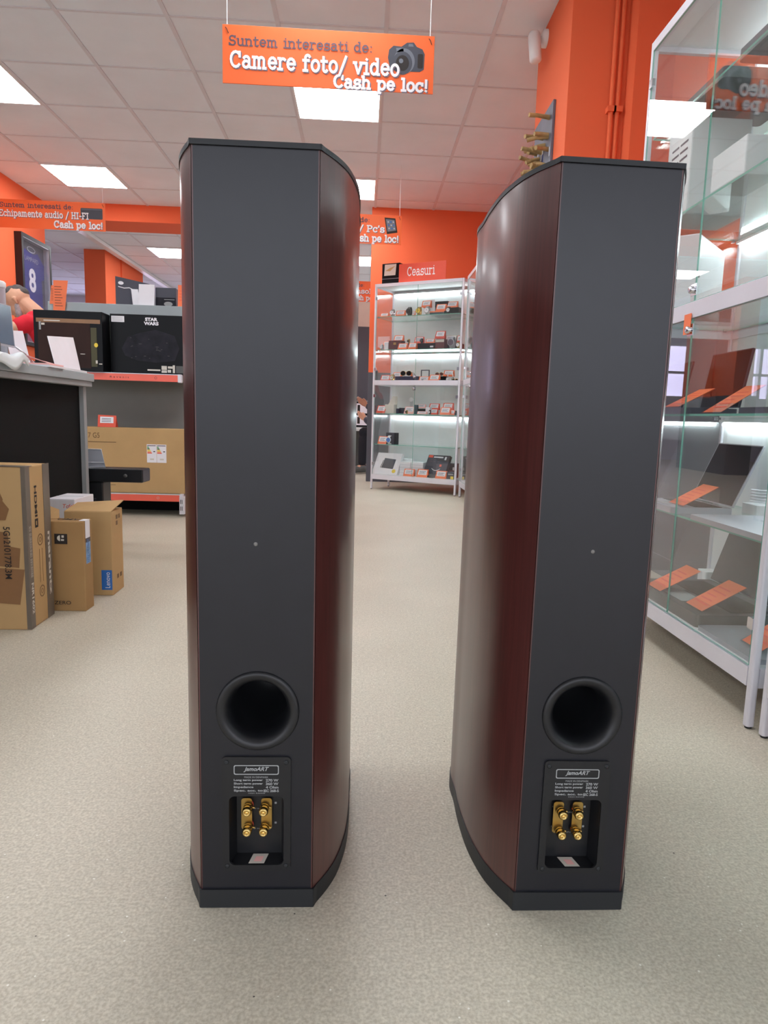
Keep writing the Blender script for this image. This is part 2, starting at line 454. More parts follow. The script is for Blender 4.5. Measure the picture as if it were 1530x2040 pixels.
# rear room
struct('wall_rear', MB().box(-9, 3.2, 13.8, 13.95, 0, 1.25, 'white_wall').box(-9, 3.2, 13.8, 13.95, 2.35, CEIL, 'white_wall')
       .box(-9, -7.6, 13.8, 13.95, 1.25, 2.35, 'white_wall').box(-3.6, 3.2, 13.8, 13.95, 1.25, 2.35, 'white_wall'))
w = MB()
for x in (-7.6, -6.3, -5.0, -3.66): w.box(x, x+.06, 13.78, 13.9, 1.25, 2.35, 'white_plastic')
for z in (1.25, 1.75, 2.30): w.box(-7.6, -3.6, 13.78, 13.9, z, z+.05, 'white_plastic')
struct('window_1', w)
struct('window_2', MB().box(-7.6, -3.6, 13.90, 13.92, 1.25, 2.35, 'daylight'))
struct('wall_rear_pier', MB().box(-3.83, -3.55, 9.8, 11.35, DADO, CEIL-.001, 'orange_wall').box(-3.91, -3.83, 10.2, 11, DADO, CEIL-.001, 'orange_wall').box(-3.55, -3.53, 10.4, 11.35, DADO, CEIL-.001, 'orange_wall').box(-3.91, -3.53, 9.8, 11.35, 0, DADO, 'dark_wall'))
tag(MB().box(-3.46, -3.38, 8.2, 13.7, CEIL-.05, CEIL-.007, 'white_plastic').build('cable_duct'), 'long white cable duct along the rear room ceiling', 'cable duct')
for k, (u, v, y) in enumerate(((244, 524, 10.6), (275, 540, 11.8))):
    p = PY(u, v, y)
    t = thing('spotlight', ['white track spotlight hanging nearer on the rear ceiling', 'white track spotlight hanging farther on the rear ceiling'][k], 'spotlight', (p.x, p.y, CEIL-.012), 0, 'rear ceiling spotlights')
    MB().tube([(0, 0, 0), (0, 0, -.06)], .012, 'white_plastic').build('stem', t)
    MB().lathe([(.03, -.20), (.045, -.19), (.045, -.06), (.03, -.05)], 'white_plastic', 16).build('lamp_head', t)

# ------------------------------------------------------------------ ceiling lamps (0.6 m panels in the grid)
def ceiling_lamp(i, j, label):
    x0, y0 = GX+.6*i, GY+.6*j
    t = thing('ceiling_light', label, 'ceiling light', (x0+.3, y0+.3, CEIL-.014), 0, 'square ceiling light panels')
    f = MB().plate([(-.296, -.296), (.296, -.296), (.296, .296), (-.296, .296)], [[(-.282, -.282), (.282, -.282), (.282, .282), (-.282, .282)]], .012, 'white_plastic')
    f.build('frame', t)
    MB().box(-.282, .282, -.282, .282, .003, .010, 'lamp_panel').build('diffuser', t)
for i, j, lb in ((2, 1, 'square light panel directly below and behind the hanging camera sign'),
                 (2, 4, 'square light panel partly hidden behind the top of the left speaker'),
                 (-2, 4, 'square light panel above the hanging audio sign'),
                 (-2, 1, 'square light panel cut by the left edge of the photo'),
                 (2, -2, 'square light panel above the two speakers, out of the photo'),
                 (-2, -2, 'square light panel above the counter end, out of the photo'),
                 (2, -5, 'square light panel above the camera position'),
                 (-2, -5, 'square light panel above the near aisle on the counter side'),
                 (-2, 9, 'square light panel in the rear room seen over the shelf unit'),
                 (2, 9, 'square light panel in the rear room seen beside the orange wall edge')):
    ceiling_lamp(i, j, lb)

# ------------------------------------------------------------------ hanging signs
EX, EZ = Vector((1, 0, 0)), Vector((0, 0, 1))
SW, SH = .9425, .241
def sign(x0, y, ztop, label, mid, mid_l, mid_r, picture, lay=(.345, .155, .717, .255, .970, .198)):
    t = thing('hanging_sign', label, 'sign', (x0, y, ztop), 0, 'orange signs hung from the ceiling')
    MB().box(0, SW, 0, .005, -SH, 0, 'sign_orange').build('panel', t, bevel=.001)
    d = MB()
    slab(d, 'Suntem interesati de:', (.028*SW, 0, -lay[0]*SH), EX, EZ, .68*SW, lay[1]*SH, 'ink_grey', 1.15)
    d.build('dark_lettering', t)
    for txt, l, r, bl, cap, sw in ((mid, mid_l, mid_r, lay[2], lay[3], 1.35), ('Cash pe loc!', .522, .978, lay[4], lay[5], 1.6)):
        w_ = MB(); slab(w_, txt, (l*SW, 0, -bl*SH), EX, EZ, (r-l)*SW, cap*SH, 'sign_white', sw, .002); w_.build('white_lettering', t)
        w_ = MB(); slab(w_, txt, (l*SW+.0045, 0, -bl*SH-.0045), EX, EZ, (r-l)*SW, cap*SH, 'sign_shadow', sw, .0012); w_.build('lettering_shadow', t)
    pc = MB()
    PK = SW/.857
    def P(pts, m, off): pc.add([(x*PK, -off, z*PK) for x, z in pts], [tuple(range(len(pts)))], m)
    if picture == 'camera':
        P([(.672, -.060), (.690, -.044), (.722, -.046), (.745, -.030), (.772, -.028), (.785, -.044), (.808, -.052), (.818, -.070), (.816, -.128), (.800, -.138), (.700, -.140), (.676, -.125), (.668, -.090)], 'camera_grey', .0006)
        P([(.700, -.052), (.730, -.050), (.732, -.066), (.704, -.068)], 'camera_light', .0008)
        P(circ(.735, -.100, .043, 32, .048), 'camera_light', .0008)
        P(circ(.728, -.108, .040, 32, .044), 'camera_grey', .0009)
        P(circ(.728, -.108, .027, 28, .030), 'ink', .0010)
        P(circ(.722, -.100, .009, 16), 'camera_light', .0011)
        P(rrect(.790, .812, -.125, -.070, .006), 'ink', .0008)
        P([(.752, -.034), (.768, -.034), (.772, -.044), (.750, -.044)], 'camera_light', .0008)
    elif picture == 'box':
        P(rrect(.662, .836, -.128, -.044, .008), 'camera_grey', .0006)
        P([(.668, -.056), (.830, -.056), (.830, -.051), (.668, -.051)], 'camera_light', .0008)
    elif picture == 'tablet':
        P([(.720, -.018), (.805, -.022), (.825, -.128), (.742, -.142)], 'ink', .0006)
        P([(.730, -.030), (.798, -.033), (.814, -.112), (.746, -.124)], 'camera_light', .0008)
        for a in range(3):
            for b in range(3):
                x, z = .744+a*.020+b*.004, -.045-b*.024
                P([(x, z), (x+.011, z), (x+.012, z-.011), (x+.001, z-.011)], 'label_blue' if (a+b) % 2 else 'silver', .001)
    pc.build('printed_picture', t)
    for x in (.02, SW-.02):
        wv = MB().tube([(x, .002, 0), (x, .002, CEIL-ztop-.004)], .0020, 'white_plastic', 6)
        wv.build('hanging_wire', t)
        MB().tube([(x-.006, -.002, -.012), (x, -.003, -.020), (x+.007, -.002, -.036)], .0016, 'ink', 6).build('wire_knot', t)
    return t
LOW = (.27, .15, .59, .205, .92, .215)
sign(-.658, 3.3, 2.396, 'large orange hanging sign with a printed camera, nearest of the signs', 'Camere foto/ video', .033, .838, 'camera')
sign(PY(209, 405, 6.48).x-SW, 6.48, PY(209, 405, 6.48).z, 'orange hanging sign about audio equipment, over the counter on the left', 'Echipamente audio / HI-FI', .02, .847, 'box', LOW)
sign(PY(801, 430, 6.15).x-SW, 6.15, PY(801, 430, 6.15).z, 'orange hanging sign with a printed tablet, half behind the left speaker', "Tablet / Pc's", .30, .845, 'tablet', LOW)
sign(-.68, 8.6, PY(717, 560, 8.6).z, 'orange hanging sign beyond the wall opening, mostly hidden by the left speaker', 'Console', .48, .86, 'none', LOW)

# ------------------------------------------------------------------ the two floorstanding speakers
SPH = 1.0285
HALF = [(.079, 0), (.096, .032), (.1085, .064), (.1168, .100), (.1225, .138), (.1253, .180), (.1262, .230), (.1250, .28), (.126, .33), (.116, .375), (.100, .405)]
def smooth_half(n=4):
    P = [Vector((x, y)) for x, y in HALF]; o = []
    for i in range(len(P)-1):
        p0 = P[i] if i < 1 else P[i-1]; p3 = P[min(i+2, len(P)-1)]
        if i == 0: p0 = P[0]*2-P[1]
        for k in range(n):
            t = k/n; a, b = P[i], P[i+1]
            q = .5*((2*a)+(b-p0)*t+(2*p0-5*a+4*b-p3)*t*t+(3*a-p0-3*b+p3)*t**3)
            o.append((q.x, q.y))
    o.append(tuple(P[-1])); return o
HS = smooth_half()
def outline(grow=0, y0=0):
    R = [(x+grow, y) for x, y in HS]; R[0] = (R[0][0], y0)
    return R + [(-x, y) for x, y in reversed(R)]          # right side to front, then left side back
def speaker(label, cx, cy, rz, sticker_skew):
    t = thing('floorstanding_speaker', label, 'loudspeaker', (cx, cy, 0), rz, 'pair of floorstanding loudspeakers')
    # plinth and cap
    MB().prism(outline(.0013, -.003), 0, .028, 'plinth_black').build('plinth', t, bevel=.002)
    cap = MB().prism(outline(.0013, -.003), SPH-.0065, SPH, 'plinth_black')
    cap.build('top_cap', t, bevel=.0022)
    # wooden shell : two curved sides and the front baffle
    o = outline()[::1]
    n = len(HS)
    sh = MB(); vs = []; fs = []
    pts = outline(0, 0)
    for x, y in pts: vs += [(x, y, .028), (x, y, SPH-.0065)]
    for i in range(len(pts)-1): fs.append((2*i, 2*i+2, 2*i+3, 2*i+1))
    sh.add(vs, fs, 'wood_veneer', smooth=True)
    # thin lip of veneer round the back panel
    for s in (1, -1):
        q = [(s*HS[0][0], .010), (s*(HS[0][0]-.0008), -.0002), (s*(HS[0][0]-.0024), -.0002), (s*(HS[0][0]-.0024), .012)]
        if s < 0: q = q[::-1]
        sh.prism(q, .028, SPH-.0065, 'wood_veneer')
    sh.build('cabinet', t)
    # back panel with holes for port and terminals (drawn x right, z up, then stood upright)
    M = Matrix(((1, 0, 0, 0), (0, 0, 1, 0), (0, 1, 0, 0), (0, 0, 0, 1)))       # (x,y,z)->(x,z,y)
    PC, PR = (.0015, .295), .057
    bp = MB().plate([(-.0766, .028), (.0766, .028), (.0766, SPH-.0065), (-.0766, SPH-.0065)],
                    [circ(PC[0], PC[1], .050, 64), rrect(-.042, .042, .062, .220, .008)], .012, 'black_vinyl', M=M)
    bpo = bp.build('back_panel', t)
    MB().lathe([(.0028, .004), (.0028, 0), (.0014, -.0008), (.0001, -.0008)], 'grey_panel', 14, M=T(-.001, 0, .528) @ RX(-PI/2)).build('screw', bpo)
    # flared bass port
    prof = [(.049, .006), (PR, .002)]
    prof += [(PR, -.0005), (PR-.0012, -.0032), (PR-.004, -.0042), (.0505, -.004)]
    for k in range(1, 10):
        a = math.radians(90*k/9); prof.append((.0505-.0125*math.sin(a)-.0, -.004+.024*(1-math.cos(a))))
    prof += [(.0372, .04), (.0368, .15), (.0005, .15)]
    pt = MB().lathe(prof, 'black_plastic', 56, M=T(PC[0], 0, PC[1]) @ RX(-PI/2), cap=False)
    pt.build('bass_port', t)
    # terminal plate
    tp = MB().plate(rrect(-.0475, .0475, .058, .229, .006), [rrect(-.038, .038, .0665, .171, .008)], .0035, 'black_plastic', M=Matrix(((1, 0, 0, 0), (0, 0, 1, -.0035), (0, 1, 0, 0), (0, 0, 0, 1))))
    # dished recess: back wall, four walls (the lower one slopes)
    x0, x1, zb, zt, dp = -.038, .038, .0665, .171, .023
    b = [(x0+.006, dp, zb+.001), (x1-.006, dp, zb+.001), (x1-.006, dp, zt-.004), (x0+.006, dp, zt-.004)]
    fr = [(x0-.0005, -.001, zb-.0005), (x1+.0005, -.001, zb-.0005), (x1+.0005, -.001, zt+.0005), (x0-.0005, -.001, zt+.0005)]
    tp.add(b, [(3, 2, 1, 0)], 'black_plastic')
    for i in range(4):
        j = (i+1) % 4
        tp.quad(fr[i], fr[j], b[j], b[i], 'black_plastic')
    tpo = tp.build('terminal_plate', t)
    for x in (-.041, .041):
        for z in (.0655, .2215):
            MB().lathe([(.0032, .001), (.0032, -.0008), (.0015, -.0012), (.0001, -.0009)], 'plinth_black', 12, M=T(x, -.0036, z) @ RX(-PI/2)).build('screw', tpo)
    L = MB(); yy = -.0036
    fr2 = rrect(-.031, .031, .2035, .2175, .0025); fi = rrect(-.0298, .0298, .2047, .2163, .002)
    L.plate(fr2, [fi], .0004, 'label_text', M=Matrix(((1, 0, 0, 0), (0, 0, 1, yy-.0005), (0, 1, 0, 0), (0, 0, 0, 1))))
    def tx(s, x, z, w, h, **k): L.text(s, (x, yy, z), EX, EZ, w, h, 'label_text', off=.0004, **k)
    tx('JamoART', -.0175, .2072, .035, .0078, shear=.35, bold=.025)
    tx('MADE IN DENMARK', -.0165, .1985, .033, .0026)
    for k, (a, c) in enumerate((('Long term power', '270 W'), ('Short term power', '360 W'), ('Impedance', '4 Ohm'), ('Spec. acc. to', 'IEC 268-5'))):
        z = .1932-.0052*k
        tx(a, -.031, z, .040 if k != 2 else .027, .0040, bold=.03); tx(c, .013 if k < 3 else .010, z, .0175 if k < 3 else .021, .0040, bold=.03)
    tx('HIGH RANGE', -.011, .1752, .023, .0016)
    L.build('printed_rating', tpo)
    g2 = MB()
    for s, x in (('+', -.0245), ('-', .022)):
        for z in (.1135, .1442): g2.text(s, (x, dp-.0005, z), EX, EZ, .003, .003, 'label_text', off=.0003)
    g2.text('HF INPUT', (-.008, dp-.0005, .136), EX, EZ, .016, .0018, 'label_text', off=.0003)
    g2.text('LF INPUT', (-.008, dp-.0005, .105), EX, EZ, .016, .0018, 'label_text', off=.0003)
    g2.build('terminal_marking', tpo)
    for sx in (-1, 1):
        x = sx*.0116-.0027
        MB().prism(rrect(-.0075, .0075, -.024, .024, .004), 0, .0016, 'brass_dull', M=Matrix(((1, 0, 0, x+sx*.0025), (0, 0, 1, dp-.007), (0, 1, 0, .1325), (0, 0, 0, 1)))).build('link_plate', tpo)
        for z in (.1135, .1442):
            bm = T(x, dp, z) @ RX(-PI/2)
            po = MB().lathe([(.0062, -.001), (.0062, -.006), (.0045, -.0075), (.0045, -.010), (.0066, -.0105), (.0066, -.013), (.0060, -.0135), (.0060, -.0150),
                             (.0066, -.0155), (.0066, -.0215), (.0050, -.0245), (.0030, -.0245), (.0028, -.021), (.0003, -.0205)], 'gold', 20, M=bm).build('binding_post', tpo)
            MB().tube([(x+.0052, dp-.009, z), (x+.0095, dp-.0092, z-.001)], .0016, 'brass_dull', 8).build('side_pin', po)
            MB().lathe([(.0064, -.0006), (.0069, -.0026), (.0064, -.0046)], 'tag_red' if sx < 0 else 'black_plastic', 18, M=bm).build('colour_ring', po)
    # paper sticker on the sloping sill of the recess
    def sl(x, f, up=.0006):       # f 0 at the back .. 1 at the front lip
        return (x, dp*(1-f)-up*.5-.001*f, (zb+.001)*(1-f)+zb*f+up)
    st = MB()
    k = sticker_skew
    st.quad(sl(-.010-k, .97), sl(.012-k, .97), sl(.012+k, .12), sl(-.010+k, .12), 'sticker')
    st.quad(sl(-.004-k*.6, .80, .0008), sl(.007-k*.6, .80, .0008), sl(.007+k*.4, .35, .0008), sl(-.004+k*.4, .35, .0008), 'paper_pink')
    st.build('paper_sticker', tpo)
    return t
sp_ = speaker('left of two dark wood floorstanding speakers seen from behind', -.1350, .892, 0, .002)
sp_.rotation_euler.y = -.003
sp_ = speaker('right of two dark wood floorstanding speakers, nearer the glass cases', .3125, .8825, math.radians(.4), -.003)
sp_.rotation_euler.y = .0080
sp_.rotation_euler.x = -.010
SPK_END = True
SC.cycles.use_denoising = True

# ------------------------------------------------------------------ aluminium and glass display cases
SHELF = (.1475, .44, .735, 1.035, 1.33, 1.635)        # deck, shelves
CW, CD, CH = .905, .37, 1.93
def case_points(loc, rz):
    """local frame of a case: maps a pixel and a depth behind the front (or a height) to local x, z"""
    c, s = math.cos(rz), math.sin(rz)
    X, Yd = Vector((c, s, 0)), Vector((-s, c, 0)); O = Vector(loc)
    def at(u, v, t):
        d = ray(u, v); k = ((O+Yd*t-EYE).dot(Yd))/d.dot(Yd); p = EYE+d*k-O
        return p.dot(X), p.z
    def onz(u, v, z):
        p = PZ(u, v, z)-O
        return p.dot(X), p.dot(Yd)
    def to(p):
        p = Vector(p)-O; return p.dot(X), p.dot(Yd), p.z
    return at, onz, to
def display_case(label, loc, rz, seam=.5, shelves=SHELF[1:], locks=True):
    t = thing('display_case', label, 'display case', loc, rz, 'aluminium glass display cases')
    P = .020
    for x in (0, CW-P):
        for y in (0, CD-P):
            q = MB().prism(rrect(x, x+P, y, y+P, .006, 4), .006, CH, 'aluminium'); q.build('post', t)
            MB().lathe([(.008, 0), (.008, .006)], 'black_plastic', 12, M=T(x+P/2, y+P/2, 0)).build('foot', t)
    def rails(z0, z1, m='aluminium', name='rail', front=True):
        q = MB()
        if front: q.box(P, CW-P, 0, .016, z0, z1, m)
        q.box(P, CW-P, CD-.016, CD-.003, z0, z1, m)
        for x in (.002, CW-.018): q.box(x, x+.016, P, CD-P, z0, z1, m)
        q.build(name, t)
    rails(CH-.028, CH, name='top_rail'); rails(1.0, 1.045, name='middle_rail'); rails(.100, .146, name='bottom_rail')
    MB().box(P, CW-P, .016, CD-.016, CH-.012, CH-.002, 'white_board').build('top_panel', t)
    MB().box(.017, CW-.017, .014, CD-.014, .132, .1475, 'white_board').build('deck', t)
    MB().box(P, CW-P, CD-.014, CD-.007, .146, CH-.028, 'white_board').build('back_panel', t)
    for x in (.008, CW-.012):
        g = MB().box(x, x+.004, P, CD-P, .146, 1.0, 'pane_glass').box(x, x+.004, P, CD-P, 1.045, CH-.028, 'pane_glass')
        g.build('side_pane', t)
    for z in shelves:
        q = MB(); x0, x1, y0, y1, h = .021, CW-.021, .022, CD-.020, .006
        vs = [(x, y, k) for x in (x0, x1) for y in (y0, y1) for k in (z-h, z)]
        q.add(vs, [(0, 2, 6, 4), (1, 5, 7, 3)], 'shelf_glass')
        q.add(vs, [(0, 4, 5, 1), (2, 3, 7, 6), (0, 1, 3, 2), (4, 6, 7, 5)], 'glass_edge')
        q.build('shelf', t)
        b = MB()
        for x in (.014, CW-.024):
            for y in (.05, CD-.05): b.box(x, x+.010, y, y+.010, z-.012, z-.006, 'chrome')
        b.build('shelf_clip', t)
    sx = CW*seam
    for z0, z1 in ((.150, .998), (1.047, CH-.030)):
        for a, b in ((.020, sx-.001), (sx+.001, CW-.020)):
            d = MB(); vs = [(x, y, k) for x in (a, b) for y in (.001, .005) for k in (z0, z1)]
            d.add(vs, [(0, 4, 5, 1), (2, 3, 7, 6)], 'pane_glass')
            d.add(vs, [(0, 2, 6, 4), (1, 5, 7, 3), (0, 1, 3, 2), (4, 6, 7, 5)], 'glass_edge')
            do = d.build('glass_door', t)
            hx = a-.006 if a < .1 else b-.016
            for z in (z0+.10, z1-.10):
                MB().prism(rrect(hx, hx+.022, z-.014, z+.014, .004, 3), -.003, .008, 'chrome', M=Matrix(((1, 0, 0, 0), (0, 0, 1, 0), (0, 1, 0, 0), (0, 0, 0, 1)))).build('hinge', do)
        if locks:
            z = z0+.030 if z0 > 1 else z1-.030
            lk = MB().lathe([(.010, .004), (.010, -.010), (.0075, -.012), (.0005, -.012)], 'chrome', 18, M=T(sx-.008, 0, z) @ RX(-PI/2))
            lk.box(sx-.022, sx+.010, -.0005, .0008, z-.016, z+.016, 'chrome')
            lk.build('lock', t)
    for z in (CH-.030, 1.322, .727):
        q = MB().box(.03, CW-.03, CD-.040, CD-.014, z-.010, z-.002, 'white_plastic'); q.build('lamp_holder', t)
        MB().tube([(.045, CD-.028, z-.018), (CW-.045, CD-.028, z-.018)], .008, 'led_tube', 10).build('led_tube', t)
    return t
RC_LOC, RC_RZ = (.915, 2.368, 0), -PI/2
FC_LOC, FC_RZ = (.088, 6.607, 0), math.atan2(-.513, .858)
SC_LOC = (.885, 6.09, 0)
display_case('glass display case on the right holding laptops, nearest fully visible case', RC_LOC, RC_RZ)
display_case('glass display case full of watches beside the orange wall edge', FC_LOC, FC_RZ)
display_case('glass display case meeting the watch case, half hidden by the right speaker', SC_LOC, -PI/2)
display_case('glass display case at the right photo edge, only its post showing', (.925, 1.435, 0), -PI/2)

# ------------------------------------------------------------------ what stands in the glass cases
def slab4(mb, c, th, m, m_back=None):
    """a thin solid panel: four corners of its front and a thickness behind it"""
    c = [Vector(p) for p in c]
    n = (c[1]-c[0]).cross(c[3]-c[0]).normalized()
    b = [p-n*th for p in c]
    mb.add(c, [(0, 1, 2, 3)], m)
    mb.add(c+b, [(4, 7, 6, 5), (0, 4, 5, 1), (1, 5, 6, 2), (2, 6, 7, 3), (3, 7, 4, 0)], m_back or m)
    return mb
def ground(o, pts):
    pass
def wedge_tag(label, lo, hi, ya, yb, lines=5, group='slanted price tags on clear stands'):
    """orange price card lying on a sloping clear stand: low edge lo=(x,z), high edge hi=(x,z), from y=ya to y=yb"""
    (x0, z0), (x1, z1) = lo, hi
    t = thing('price_tag', label, 'price tag', (x0, ya, z0), 0, group)
    dx, dz, dy = x1-x0, z1-z0, yb-ya
    s = MB()
    slab4(s, [(0, 0, .0012), (dx, 0, dz), (dx, dy, dz), (0, dy, .0012)][::1], .0012, 'acrylic')
    s.box(dx, dx+.0015, min(0, dy), max(0, dy), .0003, dz, 'acrylic')
    s.build('stand', t)
    c = MB(); up = .0012
    slab4(c, [(.004, dy*.03, .0024+up), (dx-.002, dy*.03, dz+up), (dx-.002, dy*.97, dz+up), (.004, dy*.97, .0024+up)], .0006, 'tag_orange')
    for k in range(lines):
        a = .18+.66*k/lines
        p = lambda f, q: (dx*f, dy*q, (dz)*f+.0034)
        c.add([p(a, .14), p(a+.035, .14), p(a+.035, .84-.1*(k % 3)), p(a, .84-.1*(k % 3))], [(0, 1, 2, 3)], 'tag_red')
    c.build('price_card', t)
    return t
def laptop(label, x0, x1, ya, yb, z0, lid, th=.016, body='silver', glass='screen', group='laptops in the right display case'):
    """base on a shelf (keyboard up) and, if lid=(x_bottom, x_top, z_top, shear), an open screen; ya > yb"""
    t = thing('laptop', label, 'laptop', (x0, yb, z0), 0, group)
    w, d = x1-x0, ya-yb
    MB().prism(rrect(0, w, 0, d, .012, 4), 0, th, body).build('base', t, bevel=.002)
    k = MB()
    if lid:
        k.box(w*.42, w*.86, d*.06, d*.94, th, th+.0012, 'ink')
        k.box(w*.10, w*.36, d*.34, d*.66, th, th+.0008, 'grey_metal')
        k.build('keyboard', t)
        xb, xt, zt, sh = lid
        xb -= x0; xt -= x0; zt -= z0
        c = [(xb, d, th+.004), (xb, 0, th+.004), (xt, sh, zt), (xt, d+sh, zt)]
        f = MB(); slab4(f, c, .007, body); lo = f.build('lid', t, bevel=.002)
        q = [Vector(p) for p in c]; n = (q[1]-q[0]).cross(q[3]-q[0]).normalized()*.0006
        mid = sum(q, Vector())/4
        MB().add([mid+(p-mid)*.965+n for p in q], [(0, 1, 2, 3)], glass).build('screen', lo)
    return t
D0 = .1475
laptop('thick open grey laptop on the white floor of the right case', .935, 1.20, 2.21, 1.775, D0, (1.20, 1.262, .385, .0), .036, 'grey_dark', 'grey_dark')
laptop('thin closed grey laptop at the near end of the right case floor', .932, 1.15, 1.765, 1.492, D0, None, .012, 'silver')
laptop('open silver laptop with glossy black screen, middle of the lower shelf', .930, 1.12, 2.225, 1.970, .44, (1.115, 1.19, .648, -.005), .018)
laptop('closed silver laptop near the post on the lower glass shelf', .930, 1.17, 1.86, 1.492, .44, None, .014)
laptop('open black laptop with wide dark screen on the shelf at eye level', .930, 1.08, 2.150, 1.925, .735, (1.078, 1.10, .925, -.01), .018, 'box_charcoal')
laptop('open black laptop at the far end of the shelf at eye level', .930, 1.02, 2.335, 2.155, .735, (1.018, 1.045, .905, 0), .018, 'box_charcoal')
laptop('open dark laptop at the near end of the shelf at eye level', .960, 1.12, 1.72, 1.492, .735, (1.118, 1.16, .93, 0), .016, 'box_charcoal')
laptop('dark closed laptop lying on the topmost glass shelf, far one', .950, 1.22, 2.22, 1.93, 1.635, None, .028, 'grey_dark')
laptop('dark closed laptop lying on the topmost glass shelf, near one', .950, 1.22, 1.86, 1.53, 1.635, None, .028, 'box_charcoal')
wedge_tag('orange price tag on the thick grey laptop in the right case', (.957, D0+.037), (1.085, .256), 1.895, 1.795)
wedge_tag('orange price tag beside the right speaker edge on the case floor', (.905+.03, D0+.037), (1.065, .252), 2.115, 2.015)
wedge_tag('orange price tag on the thin closed laptop of the case floor', (.975, D0+.0135), (1.09, .235), 1.625, 1.535)
wedge_tag('orange price tag in front of the glossy black laptop screen', (.965, .459), (1.075, .520), 2.075, 1.975)
wedge_tag('orange price tag on the closed silver laptop, cut by the photo edge', (1.00, .4555), (1.11, .520), 1.60, 1.50)
wedge_tag('orange price tag left of the glass door edge at eye level', (.936, .7545), (1.045, .812), 2.095, 1.995)
wedge_tag('orange price tag right of the glass door edge at eye level', (.936, .736), (1.055, .812), 1.855, 1.755)
# charger brick and its coiled cable
t = thing('laptop_charger', 'white laptop charger with coiled cable behind the closed silver laptop', 'charger', (1.215, 2.00, .44))
MB().prism(rrect(-.030, .030, -.045, .045, .01), 0, .030, 'white_plastic').build('power_brick', t, bevel=.003)
cb = [(.020*math.cos(a), .034*math.sin(a), .034+.0022*a/1.6) for a in [k*PI/8 for k in range(0, 80)]]
MB().tube(cb, .0022, 'white_card', 6).build('cable', t)
o = MB().prism(rrect(-.026, .026, -.03, .03, .006), 0, .05, 'white_plastic').build('adapter_box', None, (1.235, 2.29, D0), 0, .003)
tag(o, 'small white box in the back corner of the right case floor', 'box')
o = MB().box(-.04, .04, -.035, .035, 0, .055, 'olive').build('olive_box', None, (1.21, 1.80, .735), 0, .002)
tag(o, 'small olive box behind the eye level price tag', 'box')
# consoles and white boxes upstairs
def white_box(name, label, loc, rz, sx, sy, sz, marks=0):
    t = thing(name, label, 'box', loc, rz)
    MB().box(0, sx, 0, sy, 0, sz, 'white_plastic').build('body', t, bevel=.004)
    if marks:
        m = MB()
        for k in range(3):
            m.box(sx*.2, sx*.48, -.0010, 0, sz*(.78-.08*k), sz*(.80-.08*k), 'ink_grey')
            m.box(sx*.55, sx*.85, -.0010, 0, sz*(.78-.08*k), sz*(.80-.08*k), 'ink_grey')
        m.build('printed_mark', t)
    return t
a = PX(1388, 469, .968)
t = white_box('game_console', 'slim white game console standing above the middle rail of the right case', (.974, 2.035, 1.036), math.radians(48), .285, .062, .225)
MB().lathe([(.009, 0), (.009, -.001), (.0004, -.001)], 'grey_panel', 16, M=T(.02, 0, .11) @ RX(-PI/2)).build('power_button', t)
white_box('white_carton', 'tall white box with printed marks at the far end of the upper shelf', (.955, 2.26, 1.331), -PI/2, .16, .18, .275, 1)
white_box('white_carton', 'white box seen from below on the upper glass shelf near the lamp', (.94, 1.93, 1.331), -PI/2, .17, .10, .095)
white_box('white_carton', 'white box at the near end of the upper glass shelf, right photo edge', (.99, 1.66, 1.331), -PI/2, .17, .18, .11)
tg = MB().box(-.0008, .0008, -.020, .020, -.028, .028, 'tag_orange').build('hanging_tag', None, (.9118, 1.935, .985))
tag(tg, 'small orange tag hung on the lock under the middle rail', 'tag')

# ---- the watch case: small goods given by their place in the photo and depth behind the glass
fat, fon, fto = case_points(FC_LOC, FC_RZ)
FROT = FC_RZ
def fcw(x, y, z):
    c, s = math.cos(FROT), math.sin(FROT)
    return Vector((FC_LOC[0]+c*x-s*y, FC_LOC[1]+s*x+c*y, z))
def spot(X0, X1, Y0, Y1, t, oy):
    u0, u1, v0, v1 = 700+X0/5.885, 700+X1/5.885, oy+Y0/5.885, oy+Y1/5.885
    x0, z1 = fat(u0, (v0+v1)/2, t); x1, _ = fat(u1, (v0+v1)/2, t)
    _, za = fat((u0+u1)/2, v0, t); _, zb = fat((u0+u1)/2, v1, t)
    return x0, x1, za-zb
def card_tag(label, x, y, z, w, h, lean=.5, frame='tag_orange'):
    t = thing('price_tag', label, 'price tag', fcw(x, y, z), FROT, 'small price tags in the watch case')
    ly = h*lean
    c = MB(); slab4(c, [(-w/2, 0, 0), (w/2, 0, 0), (w/2, ly, h), (-w/2, ly, h)], .0012, frame)
    c.add([(-w/2, ly+.0012, h), (w/2, ly+.0012, h), (w/2, ly+.012, .0), (-w/2, ly+.012, .0)], [(3, 2, 1, 0)], frame)
    c.build('card', t)
    P = MB(); q = lambda fx, fz: (w*fx, ly*fz-.0008, h*fz+.0004)
    P.add([q(-.40, .30), q(.40, .30), q(.40, .90), q(-.40, .90)], [(0, 1, 2, 3)], 'white_card')
    for k in range(3):
        a = .42+.14*k; r = lambda fx, fz: (w*fx, ly*fz-.0013, h*fz+.0006)
        P.add([r(-.30, a), r(.30-.12*(k % 2), a), r(.30-.12*(k % 2), a+.045), r(-.30, a+.045)], [(0, 1, 2, 3)], 'ink_grey')
    P.build('paper', t)
